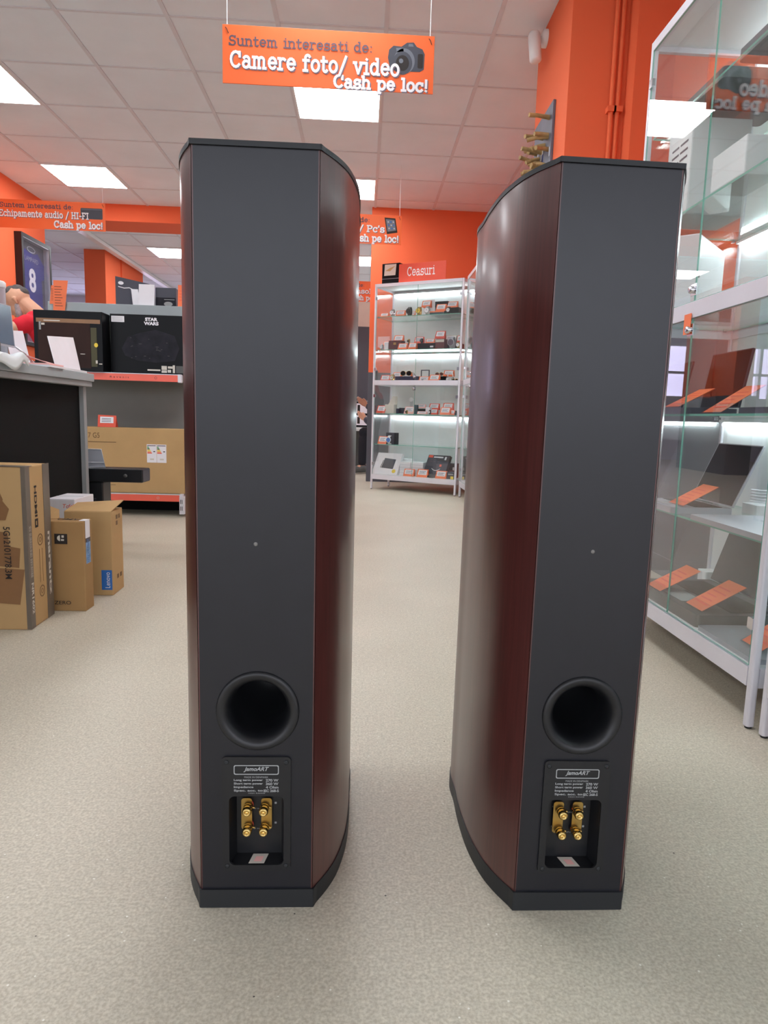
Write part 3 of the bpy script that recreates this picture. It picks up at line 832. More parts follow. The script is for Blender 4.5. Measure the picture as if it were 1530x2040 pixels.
def watch(label, x, y, z, w, h, m='chrome', dial='white_card', strap=None):
    t = thing('wristwatch', label, 'watch', fcw(x, y, z), FROT, 'wristwatches in the watch case')
    strap = strap or m
    R = h/2; r = min(w*.46, R*.62)
    n = 24; b = MB(); vs = []; fs = []
    for k in range(n):
        a = 2*PI*k/n
        for rr, xx in ((R*.98, -r*.55), (R*.98, r*.55), (R*.90, r*.5), (R*.90, -r*.5)):
            vs.append((xx, R*.62-rr*.62*math.cos(a), R-rr*math.sin(a)))
    for k in range(n):
        for q in range(4):
            fs.append((k*4+q, k*4+(q+1) % 4, ((k+1) % n)*4+(q+1) % 4, ((k+1) % n)*4+q))
    b.add(vs, fs, strap, smooth=False); b.build('strap', t)
    M = T(0, -.002, R) @ RX(PI/2)
    c = MB().lathe([(r*.90, -.004), (r, -.001), (r, .004), (r*.86, .006)], m, 24, M=M).build('watch_body', t)
    f = MB().lathe([(r*.84, .0058), (r*.84, .0064)], dial, 24, M=M)
    f.box(-r*.04, r*.04, -.0098, -.0090, R, R+r*.62, 'ink').box(0, r*.45, -.0098, -.0090, R-r*.03, R+r*.05, 'ink')
    f.build('dial', c)
def goods(name, label, cat, x, y, z, w, h, d, m, top=None, deco=None):
    t = thing(name, label, cat, fcw(x, y, z), FROT)
    MB().box(-w/2, w/2, 0, d, 0, h, m).build('body', t, bevel=.0015)
    if top: MB().box(-w/2-.001, w/2+.001, -.001, d+.001, h*.62, h+.0015, top).build('lid', t, bevel=.001)
    if deco:
        q = MB()
        for m2, fx0, fx1, fz0, fz1 in deco: q.box(w*fx0, w*fx1, -.0022, -.0009, h*fz0, h*fz1, m2)
        q.build('printed_front', t)
    return t
def glasses(label, x, y, z, w, m='screen'):
    t = thing('sunglasses', label, 'sunglasses', fcw(x, y, z), FROT, 'sunglasses in the watch case')
    r = w*.22
    f = MB()
    for s in (-1, 1):
        ring = [(s*w*.26+r*1.05*math.cos(a), 0, r+r*.85*math.sin(a)) for a in [k*2*PI/20 for k in range(21)]]
        f.tube(ring, .0016, 'gold', 6)
        f.tube([(s*w*.49, 0, r*1.3), (s*w*.5, .05, r*1.2), (s*w*.48, .09, .004)], .0016, 'black_plastic', 6)
    f.tube([(-w*.06, 0, r*1.2), (0, -.004, r*1.35), (w*.06, 0, r*1.2)], .0015, 'gold', 6)
    f.build('frame', t)
    for s in (-1, 1):
        MB().add([(s*w*.26+r*math.cos(a), -.001, r+r*.8*math.sin(a)) for a in [k*2*PI/20 for k in range(20)]], [tuple(range(20))], m).build('lens', t)

S1, S2, S3 = SHELF[5]+.0005, SHELF[4]+.0005, SHELF[3]+.0005
S4, S5, S6 = SHELF[2]+.0005, SHELF[1]+.0005, SHELF[0]+.0005
TOPY, LOWY = 540, 760
F = .045; B = .19; MID = .115
def put(kind, shelf, oy, X0, X1, Y0, Y1, t, label, lift=0, **k):
    x0, x1, h = spot(X0, X1, Y0, Y1, t, oy)
    x, w = (x0+x1)/2, x1-x0
    z = shelf+lift
    if kind == 'tag': card_tag(label, x, t, z, w, h, **k)
    elif kind == 'watch': watch(label, x, t, z, w, h, **k)
    elif kind == 'glasses': glasses(label, x, t, z, w, **k)
    else: goods(kind, label, k.pop('cat', 'box'), x, t, z, w, h, k.pop('d', .05), **k)
# top shelf
put('tag', S1, TOPY, 335, 430, 492, 540, F, 'small price tag leftmost on the top shelf of the watch case')
put('watch', S1, TOPY, 445, 505, 450, 540, F, 'silver wristwatch leftmost on the top shelf of the watch case')
put('tag', S1, TOPY, 515, 620, 475, 545, F, 'small price tag between the silver and the dark watch on the top shelf')
put('watch', S1, TOPY, 635, 705, 432, 540, F, 'dark steel wristwatch on the top shelf of the watch case', m='grey_dark', dial='ink')
put('tag', S1, TOPY, 712, 735, 470, 535, F+.05, 'narrow price tag just left of the gold watch on the top shelf')
put('watch', S1, TOPY, 742, 826, 425, 530, F, 'gold wristwatch on the top shelf of the watch case', m='gold', dial='yellow')
put('watch', S1, TOPY, 850, 915, 418, 525, F, 'pale steel wristwatch in front of the white card on the top shelf')
put('white_card_stand', S1, TOPY, 850, 978, 285, 490, B, 'tall white card behind the pale watch on the top shelf', d=.006, m='white_card', cat='card')
put('tag', S1, TOPY, 820, 925, 318, 400, B-.05, 'price tag raised high against the tall white card', lift=.085)
put('watch_box', S1, TOPY, 985, 1130, 270, 450, B, 'open dark green watch box at the back of the top shelf', d=.09, m='teal', top='box_black')
put('gift_box', S1, TOPY, 920, 1090, 455, 500, F+.03, 'flat dark green box with orange edge on the top shelf', d=.06, m='teal', deco=(('tag_orange', -.5, .5, .7, 1),))
put('tag', S1, TOPY, 985, 1100, 370, 460, F+.045, 'price tag on the flat dark green box of the top shelf', lift=.034)
put('watch', S1, TOPY, 1100, 1170, 415, 500, F-.01, 'black strap watch with white face on the top shelf', m='black_plastic', dial='white_card')
put('watch_box', S1, TOPY, 1140, 1260, 375, 470, MID+.03, 'black watch box at the right end of the top shelf', d=.09, m='box_black')
put('tag', S1, TOPY, 1115, 1240, 293, 375, MID+.06, 'price tag on the black box at the right end of the top shelf', lift=.072)
# second shelf
put('tag', S2, TOPY, 372, 452, 752, 804, B, 'price tag behind the little clock on the second shelf', lift=.055)
put('pink_card', S2, TOPY, 312, 455, 672, 800, B+.09, 'pale pink card standing at the left end of the second shelf', d=.003, m='paper_pink', cat='card', lift=.05)
put('tag', S2, TOPY, 490, 600, 705, 790, MID+.06, 'price tag on the brown box of the second shelf', lift=.084)
t_ = fat(700+365/5.885, TOPY+870/5.885, F)
put('watch', S2, TOPY, 322, 380, 848, 915, F, 'small round desk clock leftmost on the second shelf', m='silver', dial='white_card')
put('watch_box', S2, TOPY, 385, 432, 825, 915, F+.05, 'white box behind the small desk clock on the second shelf', d=.05, m='white_card')
put('watch_box', S2, TOPY, 437, 585, 800, 915, F+.05, 'brown watch box with a pale dot on the second shelf', d=.08, m='burgundy', deco=(('gold', -.12, .1, .55, .8),))
put('tag', S2, TOPY, 540, 645, 838, 912, F-.02, 'left of two price tags in front of the brown watch box')
put('tag', S2, TOPY, 662, 755, 835, 912, F-.02, 'right of two price tags in front of the brown watch box')
put('watch_box', S2, TOPY, 615, 765, 822, 905, MID, 'charcoal box under the gold bracelet on the second shelf', d=.08, m='box_charcoal')
put('watch', S2, TOPY, 625, 715, 765, 815, MID+.01, 'gold bracelet watch lying on the charcoal box of the second shelf', lift=.066, m='brass_dull', dial='ink')
put('watch_box', S2, TOPY, 775, 978, 808, 882, F+.03, 'long black box with small white mark on the second shelf', d=.07, m='box_black', deco=(('white_card', .24, .42, .3, .55),))
put('tag', S2, TOPY, 735, 840, 695, 775, B, 'price tag standing tall behind the long black box', lift=.07, frame='tag_red')
put('watch', S2, TOPY, 785, 855, 752, 812, F+.04, 'black wristwatch lying on the long black box', lift=.058, m='black_plastic', dial='grey_dark')
put('tag', S2, TOPY, 868, 970, 758, 810, F+.05, 'white price tag on top of the long black box', lift=.058)
put('watch_box', S2, TOPY, 985, 1092, 760, 880, F+.03, 'dark red watch box with white band on the second shelf', d=.07, m='burgundy', deco=(('sticker', -.45, .45, .68, .95),))
put('tag', S2, TOPY, 978, 1090, 660, 755, F+.05, 'red price tag on top of the dark red watch box', lift=.096, frame='tag_red')
put('watch_box', S2, TOPY, 1112, 1215, 735, 820, MID+.05, 'open black box behind the chronograph watch on the second shelf', d=.09, m='box_black')
put('watch', S2, TOPY, 1125, 1210, 745, 890, F, 'large chronograph watch in front of an open box on the second shelf', m='silver', dial='ink_grey')
put('tag', S2, TOPY, 1095, 1225, 652, 738, MID+.06, 'cream price tag on the open black box of the second shelf', lift=.07, frame='sticker')
put('watch', S2, TOPY, 1222, 1278, 812, 890, F, 'gold wristwatch rightmost on the second shelf', m='gold', dial='white_card')
put('watch_box', S2, TOPY, 1225, 1285, 755, 830, MID+.04, 'black box rightmost on the second shelf', d=.08, m='box_black')
put('tag', S2, TOPY, 1236, 1285, 665, 755, MID+.05, 'red price tag rightmost on the second shelf', lift=.062, frame='tag_red')
# shelf on the middle rail
gx0, gx1, gh = spot(265, 325, 1160, 1295, F, TOPY)
t = thing('statuette', 'small dark grey statuette at the left end above the middle rail', 'statuette', fcw((gx0+gx1)/2, F, S3), FROT)
MB().lathe([(.020, 0), (.022, .006), (.014, .012), (.016, .04), (.020, .062), (.012, .078)], 'grey_dark', 18).build('body', t)
MB().ball((0, 0, .092), (.013, .013, .016), 'grey_dark').build('head', t)
put('tag', S3, TOPY, 335, 442, 1215, 1292, F, 'price tag between the statuette and the gold watch', frame='tag_red')
put('watch', S3, TOPY, 442, 505, 1205, 1292, F, 'gold wristwatch standing above the middle rail', m='gold', dial='sticker')
put('gift_box', S3, TOPY, 512, 780, 1228, 1292, F+.03, 'long navy blue box above the middle rail', d=.07, m='navy')
put('tag', S3, TOPY, 482, 578, 1150, 1218, MID+.04, 'left price tag behind the navy blue box', lift=.040)
put('tag', S3, TOPY, 582, 700, 1148, 1215, MID+.06, 'right price tag behind the navy blue box', lift=.040)
put('glasses', S3, TOPY, 575, 706, 1170, 1225, F+.035, 'round dark sunglasses lying on the navy blue box', lift=.052)
t_x0, t_x1, t_h = spot(815, 915, 1152, 1215, MID, TOPY)
t = thing('picture_stand', 'small empty black frame standing behind the price tags', 'frame', fcw((t_x0+t_x1)/2, MID, S3), FROT)
hw = (t_x1-t_x0)/2
MB().plate([(-hw, 0), (hw, 0), (hw, .112), (-hw, .112)], [[(-hw+.008, .03), (hw-.008, .03), (hw-.008, .104), (-hw+.008, .104)]], .006, 'box_charcoal', M=Matrix(((1, 0, 0, 0), (0, 0, 1, 0), (0, 1, 0, 0), (0, 0, 0, 1)))).build('frame_border', t)
MB().box(-.02, .02, .006, .03, 0, .008, 'box_charcoal').build('foot', t)
put('tag', S3, TOPY, 785, 905, 1210, 1275, F+.03, 'price tag behind the silver bracelet above the middle rail')
put('watch', S3, TOPY, 790, 880, 1262, 1294, F-.015, 'silver bracelet lying flat above the middle rail', m='silver', dial='ink_grey')
put('tag', S3, TOPY, 905, 1025, 1210, 1292, F-.01, 'large price tag in the centre above the middle rail')
put('gift_box', S3, TOPY, 1022, 1105, 1225, 1290, F+.03, 'black case under the brown sunglasses above the middle rail', d=.06, m='box_black')
put('glasses', S3, TOPY, 985, 1078, 1165, 1215, F+.04, 'brown sunglasses lying on the black case', lift=.053, m='burgundy')
put('tag', S3, TOPY, 1075, 1195, 1138, 1210, MID+.05, 'price tag behind the white headset above the middle rail', lift=.055)
hx0, hx1, hh = spot(1115, 1185, 1180, 1292, F, TOPY)
t = thing('headset', 'white and grey headset standing above the middle rail', 'headset', fcw((hx0+hx1)/2, F+.02, S3), FROT)
r_ = (hx1-hx0)/2
MB().tube([(r_*.9*math.cos(a), 0, .045+.040*math.sin(a)) for a in [k*PI/12 for k in range(13)]], .004, 'white_plastic', 8).build('headband', t)
for s in (-1, 1):
    MB().lathe([(.012, -.010), (.019, -.006), (.019, .006), (.012, .010)], 'grey_panel' if s > 0 else 'white_plastic', 16, M=T(s*r_*.9, 0, .0205) @ RY(PI/2)).build('ear_cup', t)
put('glasses', S3, TOPY, 1180, 1250, 1262, 1292, F-.015, 'dark sunglasses rightmost above the middle rail')
put('tag', S3, TOPY, 1205, 1262, 1218, 1262, MID+.03, 'small price tag rightmost above the middle rail', frame='tag_red')
# shelf three
put('tag', S4, LOWY, 290, 390, 305, 395, F, 'red price tag leftmost on the shelf below the middle rail', frame='tag_red')
bx0, bx1, bh = spot(392, 497, 215, 398, F+.02, LOWY)
t = thing('open_box', 'open beige jewellery box below the middle rail', 'box', fcw((bx0+bx1)/2, F+.02, S4), FROT)
bw = bx1-bx0
MB().box(-bw/2, bw/2, 0, .07, 0, .085, 'sticker').build('body', t, bevel=.002)
lidm = MB(); slab4(lidm, [(-bw/2, .067, .086), (bw/2, .067, .086), (bw/2*.8, .085, .165), (-bw/2*.2, .085, .165)], .006, 'sticker'); lidm.build('lid', t)
put('gift_box', S4, LOWY, 497, 552, 290, 350, MID, 'small navy box behind the beige jewellery box', d=.05, m='navy', lift=0)
put('watch_box', S4, LOWY, 560, 735, 275, 345, B, 'wide slate grey box at the back below the middle rail', d=.08, m='box_charcoal')
wx0, wx1, wh = spot(668, 735, 165, 285, MID+.03, LOWY)
t = thing('watch_stand', 'pale watch shown on a tall clear stand below the middle rail', 'watch', fcw((wx0+wx1)/2, MID+.02, S4), FROT)
MB().box(-.028, .028, 0, .04, 0, .006, 'acrylic').box(-.015, .015, .015, .02, .006, .12, 'acrylic').build('clear_stand', t)
MB().lathe([(.012, .002), (.02, 0), (.02, -.006), (.016, -.009), (.0005, -.009)], 'white_plastic', 20, M=T(0, .012, .135) @ RX(-PI/2)).build('watch_body', t)
put('tag', S4, LOWY, 612, 725, 312, 398, F+.02, 'pink white price tag behind the gold bracelet below the middle rail', frame='paper_pink')
put('watch', S4, LOWY, 600, 688, 358, 402, F-.015, 'gold bracelet watch lying below the middle rail', m='gold', dial='ink')
put('perfume_bottle', S4, LOWY, 732, 770, 290, 398, F+.02, 'narrow dark green bottle box below the middle rail', d=.03, m='teal', cat='bottle box')
put('watch_box', S4, LOWY, 775, 862, 328, 392, MID, 'black box with pink tag below the middle rail', d=.06, m='box_black')
put('tag', S4, LOWY, 770, 865, 285, 330, MID+.015, 'pink price tag on the black box below the middle rail', lift=.058, frame='paper_pink')
put('tag', S4, LOWY, 768, 880, 368, 402, F-.02, 'pale price tag lying low in front of the black box', frame='paper_pink')
put('watch_box', S4, LOWY, 868, 918, 318, 402, F+.01, 'narrow white watch box below the middle rail', d=.05, m='white_card')
put('tag', S4, LOWY, 905, 1022, 245, 320, B, 'red framed price tag raised at the back below the middle rail', lift=.045, frame='tag_red')
put('watch', S4, LOWY, 880, 945, 352, 406, F-.02, 'dark steel bracelet lying below the middle rail', m='grey_dark', dial='white_card')
put('tag', S4, LOWY, 922, 1002, 325, 392, F+.03, 'price tag behind the dark steel bracelet', frame='tag_red')
put('tag', S4, LOWY, 1065, 1185, 237, 322, B, 'tilted red price tag raised at the right below the middle rail', lift=.045, frame='tag_red')
put('tag', S4, LOWY, 1032, 1150, 320, 410, F, 'large price tag at the right below the middle rail')
put('tag', S4, LOWY, 1155, 1203, 325, 385, F+.04, 'half hidden price tag at the right end below the middle rail')
put('gift_box', S4, LOWY, 1210, 1240, 340, 392, MID, 'tiny black box at the right end below the middle rail', d=.04, m='box_black')
# shelf four
put('tag', S5, LOWY, 305, 405, 652, 742, F, 'price tag alone at the left of the lowest glass shelf')
put('clock_box', S5, LOWY, 405, 520, 615, 750, F+.04, 'patterned box behind the blue and white clock', d=.06, m='print_dark')
put('watch', S5, LOWY, 402, 470, 632, 735, F+.005, 'blue and white clock on the lowest glass shelf', m='white_plastic', dial='label_blue')
# bottom deck
bx0, bx1, bh = spot(240, 555, 845, 1100, F, LOWY)
t = thing('tablet_box', 'white tablet box with a dark tablet picture on the case floor', 'box', fcw((bx0+bx1)/2, F, S6), FROT)
bw = bx1-bx0; hh = bh*.97
q = MB(); slab4(q, [(-bw/2, 0, .001), (bw/2*.86, 0, .001), (bw/2, .075, hh), (-bw/2*.80, .075, hh)], .04, 'white_card'); q.build('carton', t)
q = MB(); P2 = lambda fx, fz: (bw*(fx+.04*fz), .075*fz-.0015, hh*fz)
q.add([P2(-.20, .30), P2(.24, .27), P2(.28, .72), P2(-.14, .76)], [(0, 1, 2, 3)], 'box_charcoal')
q.add([P2(-.24, .30), P2(-.215, .30), P2(-.165, .66), P2(-.185, .66)], [(0, 1, 2, 3)], 'ink')
q.add([P2(.29+.07*math.cos(a), .17+.085*math.sin(a)) for a in [k*PI/10 for k in range(20)]], [tuple(range(20))], 'yellow')
q.build('printed_front', t)
put('white_carton', S6, LOWY, 575, 715, 858, 1040, B, 'plain white carton at the back of the case floor', d=.08, m='white_card')
put('white_carton', S6, LOWY, 562, 690, 955, 1112, MID-.03, 'left stack of thin white boxes on the case floor', d=.09, m='white_card', deco=tuple(('grey_board', -.5, .5, f, f+.012) for f in (.2, .4, .6, .8)))
put('white_carton', S6, LOWY, 694, 838, 955, 1120, MID-.03, 'right stack of thin white boxes on the case floor', d=.09, m='white_card', deco=tuple(('grey_board', -.5, .5, f, f+.012) for f in (.2, .4, .6, .8)))
gx0, gx1, gh = spot(835, 1125, 828, 1105, F+.03, LOWY)
t = thing('gadget_box', 'dark grey gadget box with a white smile curve on the case floor', 'box', fcw((gx0+gx1)/2, F+.02, S6), FROT)
gw = gx1-gx0
q = MB(); slab4(q, [(-gw/2, 0, .001), (gw/2*.80, 0, .001), (gw/2, .07, gh*.95), (-gw/2*.72, .07, gh*.95)], .05, 'box_charcoal'); q.build('carton', t)
P2 = lambda fx, fz: (gw*(fx+.06*(fz-.2)), .07*fz-.0016, gh*.95*fz)
q = MB()
q.add([P2(-.40, .88), P2(-.22, .88), P2(-.21, .99), P2(-.385, .99)], [(0, 1, 2, 3)], 'tag_red')
q.add([P2(-.18, .88), P2(.20, .88), P2(.20, .94), P2(-.18, .94)], [(0, 1, 2, 3)], 'white_card')
q.add([P2(.26, .80), P2(.33, .80), P2(.34, .94), P2(.27, .94)], [(0, 1, 2, 3)], 'white_card')
q.add([P2(.12, .50), P2(.20, .50), P2(.20, .60), P2(.12, .60)], [(0, 1, 2, 3)], 'tag_red')
sm = [(-.17+.34*k/12, .33+.35*((k/12-.5)**2)) for k in range(13)]
for a, b in zip(sm, sm[1:]):
    q.add([P2(a[0], a[1]-.02), P2(b[0], b[1]-.02), P2(b[0], b[1]+.005), P2(a[0], a[1]+.005)], [(0, 1, 2, 3)], 'white_card')
for k in range(3):
    for j in range(2):
        x, z = -.30+.15*k, .70+.09*j
        q.add([P2(x, z), P2(x+.08, z), P2(x+.08, z+.035), P2(x, z+.035)], [(0, 1, 2, 3)], 'ink_grey')
q.build('printed_front', t)
put('gadget_box', S6, LOWY, 1128, 1222, 875, 1045, B-.02, 'black and red box at the right end of the case floor', d=.08, m='box_black', deco=(('burgundy', -.5, .5, .3, .55), ('tag_red', -.4, .1, .1, .25)))
put('gadget_box', S6, LOWY, 1115, 1200, 1080, 1162, F, 'small dark box with yellow corner on the case floor', d=.06, m='box_charcoal', deco=(('yellow', .05, .45, .02, .42), ('silver', -.3, .4, .6, .8)))
put('tag', S6, LOWY, 605, 725, 1032, 1116, F-.02, 'left of three price tags on the floor of the watch case')
put('tag', S6, LOWY, 760, 885, 1048, 1140, F-.02, 'middle of three price tags on the floor of the watch case')
put('tag', S6, LOWY, 980, 1105, 1060, 1150, F-.02, 'right of three price tags on the floor of the watch case')
# on top of the watch case
bp_ = fto(PY(779, 568, 6.55)); 
t = thing('black_box', 'black box with a picture window on top of the watch case', 'box', fcw(.125, .06, CH), FROT)
MB().box(-.085, .10, 0, .16, 0, .192, 'box_black').build('carton', t, bevel=.002)
q = MB().quad((-.062, -.001, .082), (.058, -.001, .082), (.066, -.001, .182), (-.056, -.001, .182), 'sticker')
q.add([(-.05, -.0014, .125), (.0, -.0014, .12), (.055, -.0014, .165), (.0, -.0014, .15)], [(0, 1, 2, 3)], 'cardboard')
q.box(-.085, .10, -.001, 0, .052, .055, 'silver').build('printed_front', t)
t = thing('shelf_sign', 'orange sign reading Ceasuri on top of the watch case', 'sign', fcw(.235, .03, CH), FROT)
MB().box(0, .475, 0, .006, 0, .168, 'tag_red').build('panel', t, bevel=.001)
slab(MB(), 'C', (0, 0, 0), EX, EZ, 1, 1, 'ink')
q = MB(); slab(q, 'Ceasuri', (.085, 0, .060), EX, EZ, .285, .072, 'sign_white', 1.0); q.build('white_lettering', t)
MB().lathe([(.030, 0), (.034, .004), (.034, .10), (.026, .122), (.0005, .126)], 'white_plastic', 20).build('white_canister', None, (.955, 5.78, CH))
tag(bpy.data.objects['white_canister'], 'white canister with rounded top standing on the half hidden case', 'canister')
# a few goods in the half hidden case
for k, (z, y, w, h, m, lb) in enumerate(((S1, 5.98, .05, .10, 'silver', 'small silver box on the top shelf of the half hidden case'),
        (S2, 5.98, .05, .13, 'box_charcoal', 'small dark box on the second shelf of the half hidden case'),
        (S5, 6.0, .05, .07, 'paper_pink', 'small pink card box on the low shelf of the half hidden case'),
        (S6, 5.97, .09, .20, 'print_dark', 'dark box on the floor of the half hidden case'))):
    o = MB().box(0, .05, -w/2, w/2, 0, h, m).build('small_box', None, (.93, y, z), 0, .002)
    tag(o, lb, 'box', 'goods in the half hidden case')

# ------------------------------------------------------------------ service counter on the left
CXX, CYE = -1.30, 3.375
t = thing('service_counter', 'black service counter with grey worktop along the left side', 'counter', (CXX, CYE, 0))
MB().box(-.75, 0, -2.6, 0, .800, .825, 'grey_metal').box(-.76, .008, -2.6, .008, .825, .862, 'grey_board').build('worktop', t, bevel=.003)
MB().box(-.70, -.045, -2.58, -.035, .06, .80, 'black_matte').build('front_panel', t)
MB().box(-.05, -.025, -.045, -.012, 0, .80, 'grey_metal').box(-.72, -.69, -.045, -.012, 0, .80, 'grey_metal').build('corner_post', t)
MB().box(-.68, -.06, -2.56, -.05, 0, .06, 'black_plastic').build('plinth', t)
WT = .8625
# things on it
t = thing('laptop', 'open silver laptop standing at the far left of the counter', 'laptop', (-1.395, 2.60, WT))
MB().prism(rrect(-.24, -.012, -.16, .16, .012, 4), 0, .016, 'silver').build('base', t)
f = MB(); slab4(f, [(-.02, -.06, .07), (-.02, .29, .07), (-.03, .29, .235), (-.03, -.06, .235)], .007, 'silver'); lo = f.build('lid', t)
f = MB(); slab4(f, [(-.0190, -.05, .078), (-.0190, .283, .078), (-.0285, .283, .230), (-.0285, -.05, .230)], .0006, 'steel_screen'); lo = f.build('screen', t)
MB().box(-.05, .02, .05, .10, .016, .075, 'grey_dark').tube([(-.02, .29, .075), (.005, .315, .05), (.03, .36, .004)], .004, 'chrome', 8).build('stand', t)
t = thing('paper_stack', 'stack of pink and white papers hanging over the counter edge', 'papers', (CXX-.11, 2.86, WT))
MB().box(-.08, .125, .04, .19, 0, .008, 'white_card').build('lower_sheet', t)
MB().box(-.07, .121, .045, .18, .009, .015, 'paper_pink').build('upper_sheet', t)
f = MB(); slab4(f, [(.118, .045, .016), (.120, .10, .016), (.02, .09, .040), (.03, .045, .046)], .002, 'paper_pink'); f.build('curled_sheet', t)
t = thing('tent_card', 'blank white tent card at the end of the counter', 'card', (-1.36, 3.06, WT+.0005))
z0 = .010
f = MB()
f.box(-.01, .055, 0, .27, 0, .009, 'white_plastic'); f.build('foot', t)
f = MB(); slab4(f, [(.030, .0, z0), (.030, .262, z0), (-.015, .300, .165), (-.015, .035, .142)], .003, 'white_card'); f.build('panel', t)
t = thing('tent_card', 'blank white card half behind the laptop on the counter', 'card', (-1.52, 3.04, WT+.0005))
MB().box(-.02, .03, 0, .165, 0, .008, 'white_plastic').build('foot', t)
f = MB(); slab4(f, [(.02, 0, .008), (.02, .165, .008), (-.01, .160, .170), (-.01, .005, .155)], .003, 'white_card'); f.build('panel', t)
# plastic bag draped over the edge
g = bmesh.new(); me = bpy.data.meshes.new('plastic_bag')
nx, ny = 14, 26; vs = []
for i in range(nx+1):
    for j in range(ny+1):
        a, b = i/nx, j/ny
        dist = a*.150
        x = min(dist-.085, .016)+.0
        drop = max(0, dist-.11)
        z = .012+.007*math.sin(7*b+3*a)*math.cos(9*a)+.008*math.sin(17*b) - drop*1.0
        if drop > 0: x += .004+.006*math.sin(11*b)
        drop_edge = .0 if a < .8 else .012*math.sin(9*b)
        vs.append(g.verts.new((x, -.16+.33*b, max(z, .003) if drop == 0 else z+drop_edge+.006)))
for i in range(nx):
    for j in range(ny):
        k = i*(ny+1)+j
        g.faces.new((vs[k], vs[k+1], vs[k+ny+2], vs[k+ny+1])).smooth = True
g.to_mesh(me); g.free(); me.materials.append(MT['plastic_bag'])
o = bpy.data.objects.new('plastic_bag', me); COL.objects.link(o); o.location = (CXX+.008, 2.535, WT+.008)
sm = o.modifiers.new('solid', 'SOLIDIFY'); sm.thickness = .002
tag(o, 'crumpled white plastic bag hanging over the near counter edge', 'bag')
t = thing('canister', 'tall pale grey canister with white lid behind the laptop on the counter', 'canister', (-1.655, 3.20, WT))
MB().lathe([(.050, 0), (.052, .01), (.052, .365), (.050, .37)], 'silver', 28).build('body', t)
MB().lathe([(.053, .355), (.055, .36), (.055, .378), (.050, .383), (.0005, .383)], 'white_plastic', 28).build('lid', t)

# ------------------------------------------------------------------ cardboard boxes on the floor
t = thing('cardboard_box', 'largest cardboard box with dark taped edges, at the left photo edge', 'box', (-1.029, 2.122, 0), math.radians(2))
BW, BD, BH = .245, .172, .515
MB().box(-BW, 0, 0, BD, 0, BH, 'cardboard').build('carton', t, bevel=.004)
q = MB()
q.box(-.012, .0012, -.0012, .030, .002, BH+.0012, 'grey_tape').box(-.0, .0012, BD-.048, BD+.0012, .002, BH+.0012, 'grey_tape')
q.box(-BW, .0008, -.0010, .05, BH, BH+.0010, 'grey_tape')
q.build('edge_tape', t)
q = MB(); yf = -.0011
def patch(pts, m='brown_tape', y=yf): q.add([(x, y, z) for x, z in pts], [tuple(range(len(pts)))], m)
patch([(-.20, .345), (-.085, .338), (-.067, .415), (-.085, .46), (-.20, .44)])
patch([(-.20, .345), (-.062, .350), (-.050, .385), (-.070, .412), (-.20, .395)], y=yf-.0003)
patch([(-.20, .215), (-.028, .200), (-.022, .262), (-.055, .268), (-.058, .312), (-.20, .325)])
patch([(-.20, .095), (-.03, .082), (-.012, .195), (-.20, .205)])
q.build('brown_patch', t)
q = MB()
q.text('5G12101778.3M', (-.070, -.0018, .33), (0, 0, -1), (1, 0, 0), .165, .020, 'ink', bold=.01)
q.build('stamped_number', t)
q = MB(); ex, ey = (0, 0, -1), (0, 1, 0)      # side face (+x), text running down
q.text('AV SURROUND RECEIVER', (.0012, .010, .330), ex, ey, .165, .006, 'sticker', off=.0006)
q.text('AV SURROUND RECEIVER', (.0012, .018, .330), ex, ey, .165, .006, 'sticker', off=.0006)
q.text('NR1602', (.0012, .010, .148), ex, ey, .100, .016, 'sticker', off=.0006, bold=.03)
q.text('marantz', (.0012, BD-.030, .292), ex, ey, .215, .019, 'sticker', off=.0006, bold=.03)
q.text('HDMI', (.0002, .058, .452), ex, ey, .100, .018, 'ink', off=.0006, bold=.03)
MM = Matrix(((0, 0, 1, .0006), (1, 0, 0, 0), (0, 1, 0, 0), (0, 0, 0, 1)))
q.plate(rrect(.056, .078, .318, .346, .002), [rrect(.062, .072, .325, .339, .002)], .0004, 'ink', M=MM)
for zc in (.105, .275):
    q.plate(circ(.088, zc, .019, 24), [circ(.088, zc, .0165, 24)], .0004, 'ink_soft', M=MM)
    q.plate(circ(.088, zc, .008, 16), [circ(.088, zc, .0065, 16)], .0004, 'ink_soft', M=MM)
for yy2 in (.078, .098): q.box(.0006, .0010, yy2, yy2+.0015, .135, .245, 'ink_soft')
q.build('printed_side', t)

t = thing('cardboard_box', 'narrow cardboard box with a black logo square, second from the left', 'box', (-.943, 2.333, 0), math.radians(0))
MB().box(-.150, 0, 0, .072, 0, .315, 'cardboard_dark').build('carton', t, bevel=.003)
q = MB()
q.add([(-.098, -.0015, .272), (-.055, -.0015, .272), (-.055, -.0015, .237), (-.098, -.0015, .237)], [(3, 2, 1, 0)], 'ink')
for k in range(4): 
    a0 = PI/2+PI*k/4
    q.add([(-.079+.010*math.cos(a), -.0019, .257+.010*math.sin(a)) for a in (a0, a0+PI/8, a0+PI/4)]+[(-.079, -.0019, .257)], [(0, 1, 2, 3)], 'sticker')
q.box(-.074, -.066, -.0020, -.0016, .259, .267, 'sticker').box(-.076, -.066, -.0020, -.0016, .248, .254, 'sticker')
q.text('ZERO', (-.106, -.0010, .024), (1, 0, 0), (0, 0, 1), .056, .013, 'ink', bold=.005)
q.text('AMD', (-.028, .058, .3155), (-1, 0, 0), (0, -1, 0), .075, .030, 'ink', off=.0008, bold=.01)
q.build('printed_mark', t)
q = MB()
slab4(q, [(.0012, .012, .255), (.0012, .050, .255), (.0016, .050, .318), (.0016, .012, .318)], .0006, 'white_card')
slab4(q, [(-.020, .012, .3168), (.001, .012, .3168), (.001, .050, .3168), (-.020, .050, .3168)], .0006, 'white_card')
q.build('white_paper_strip', t)
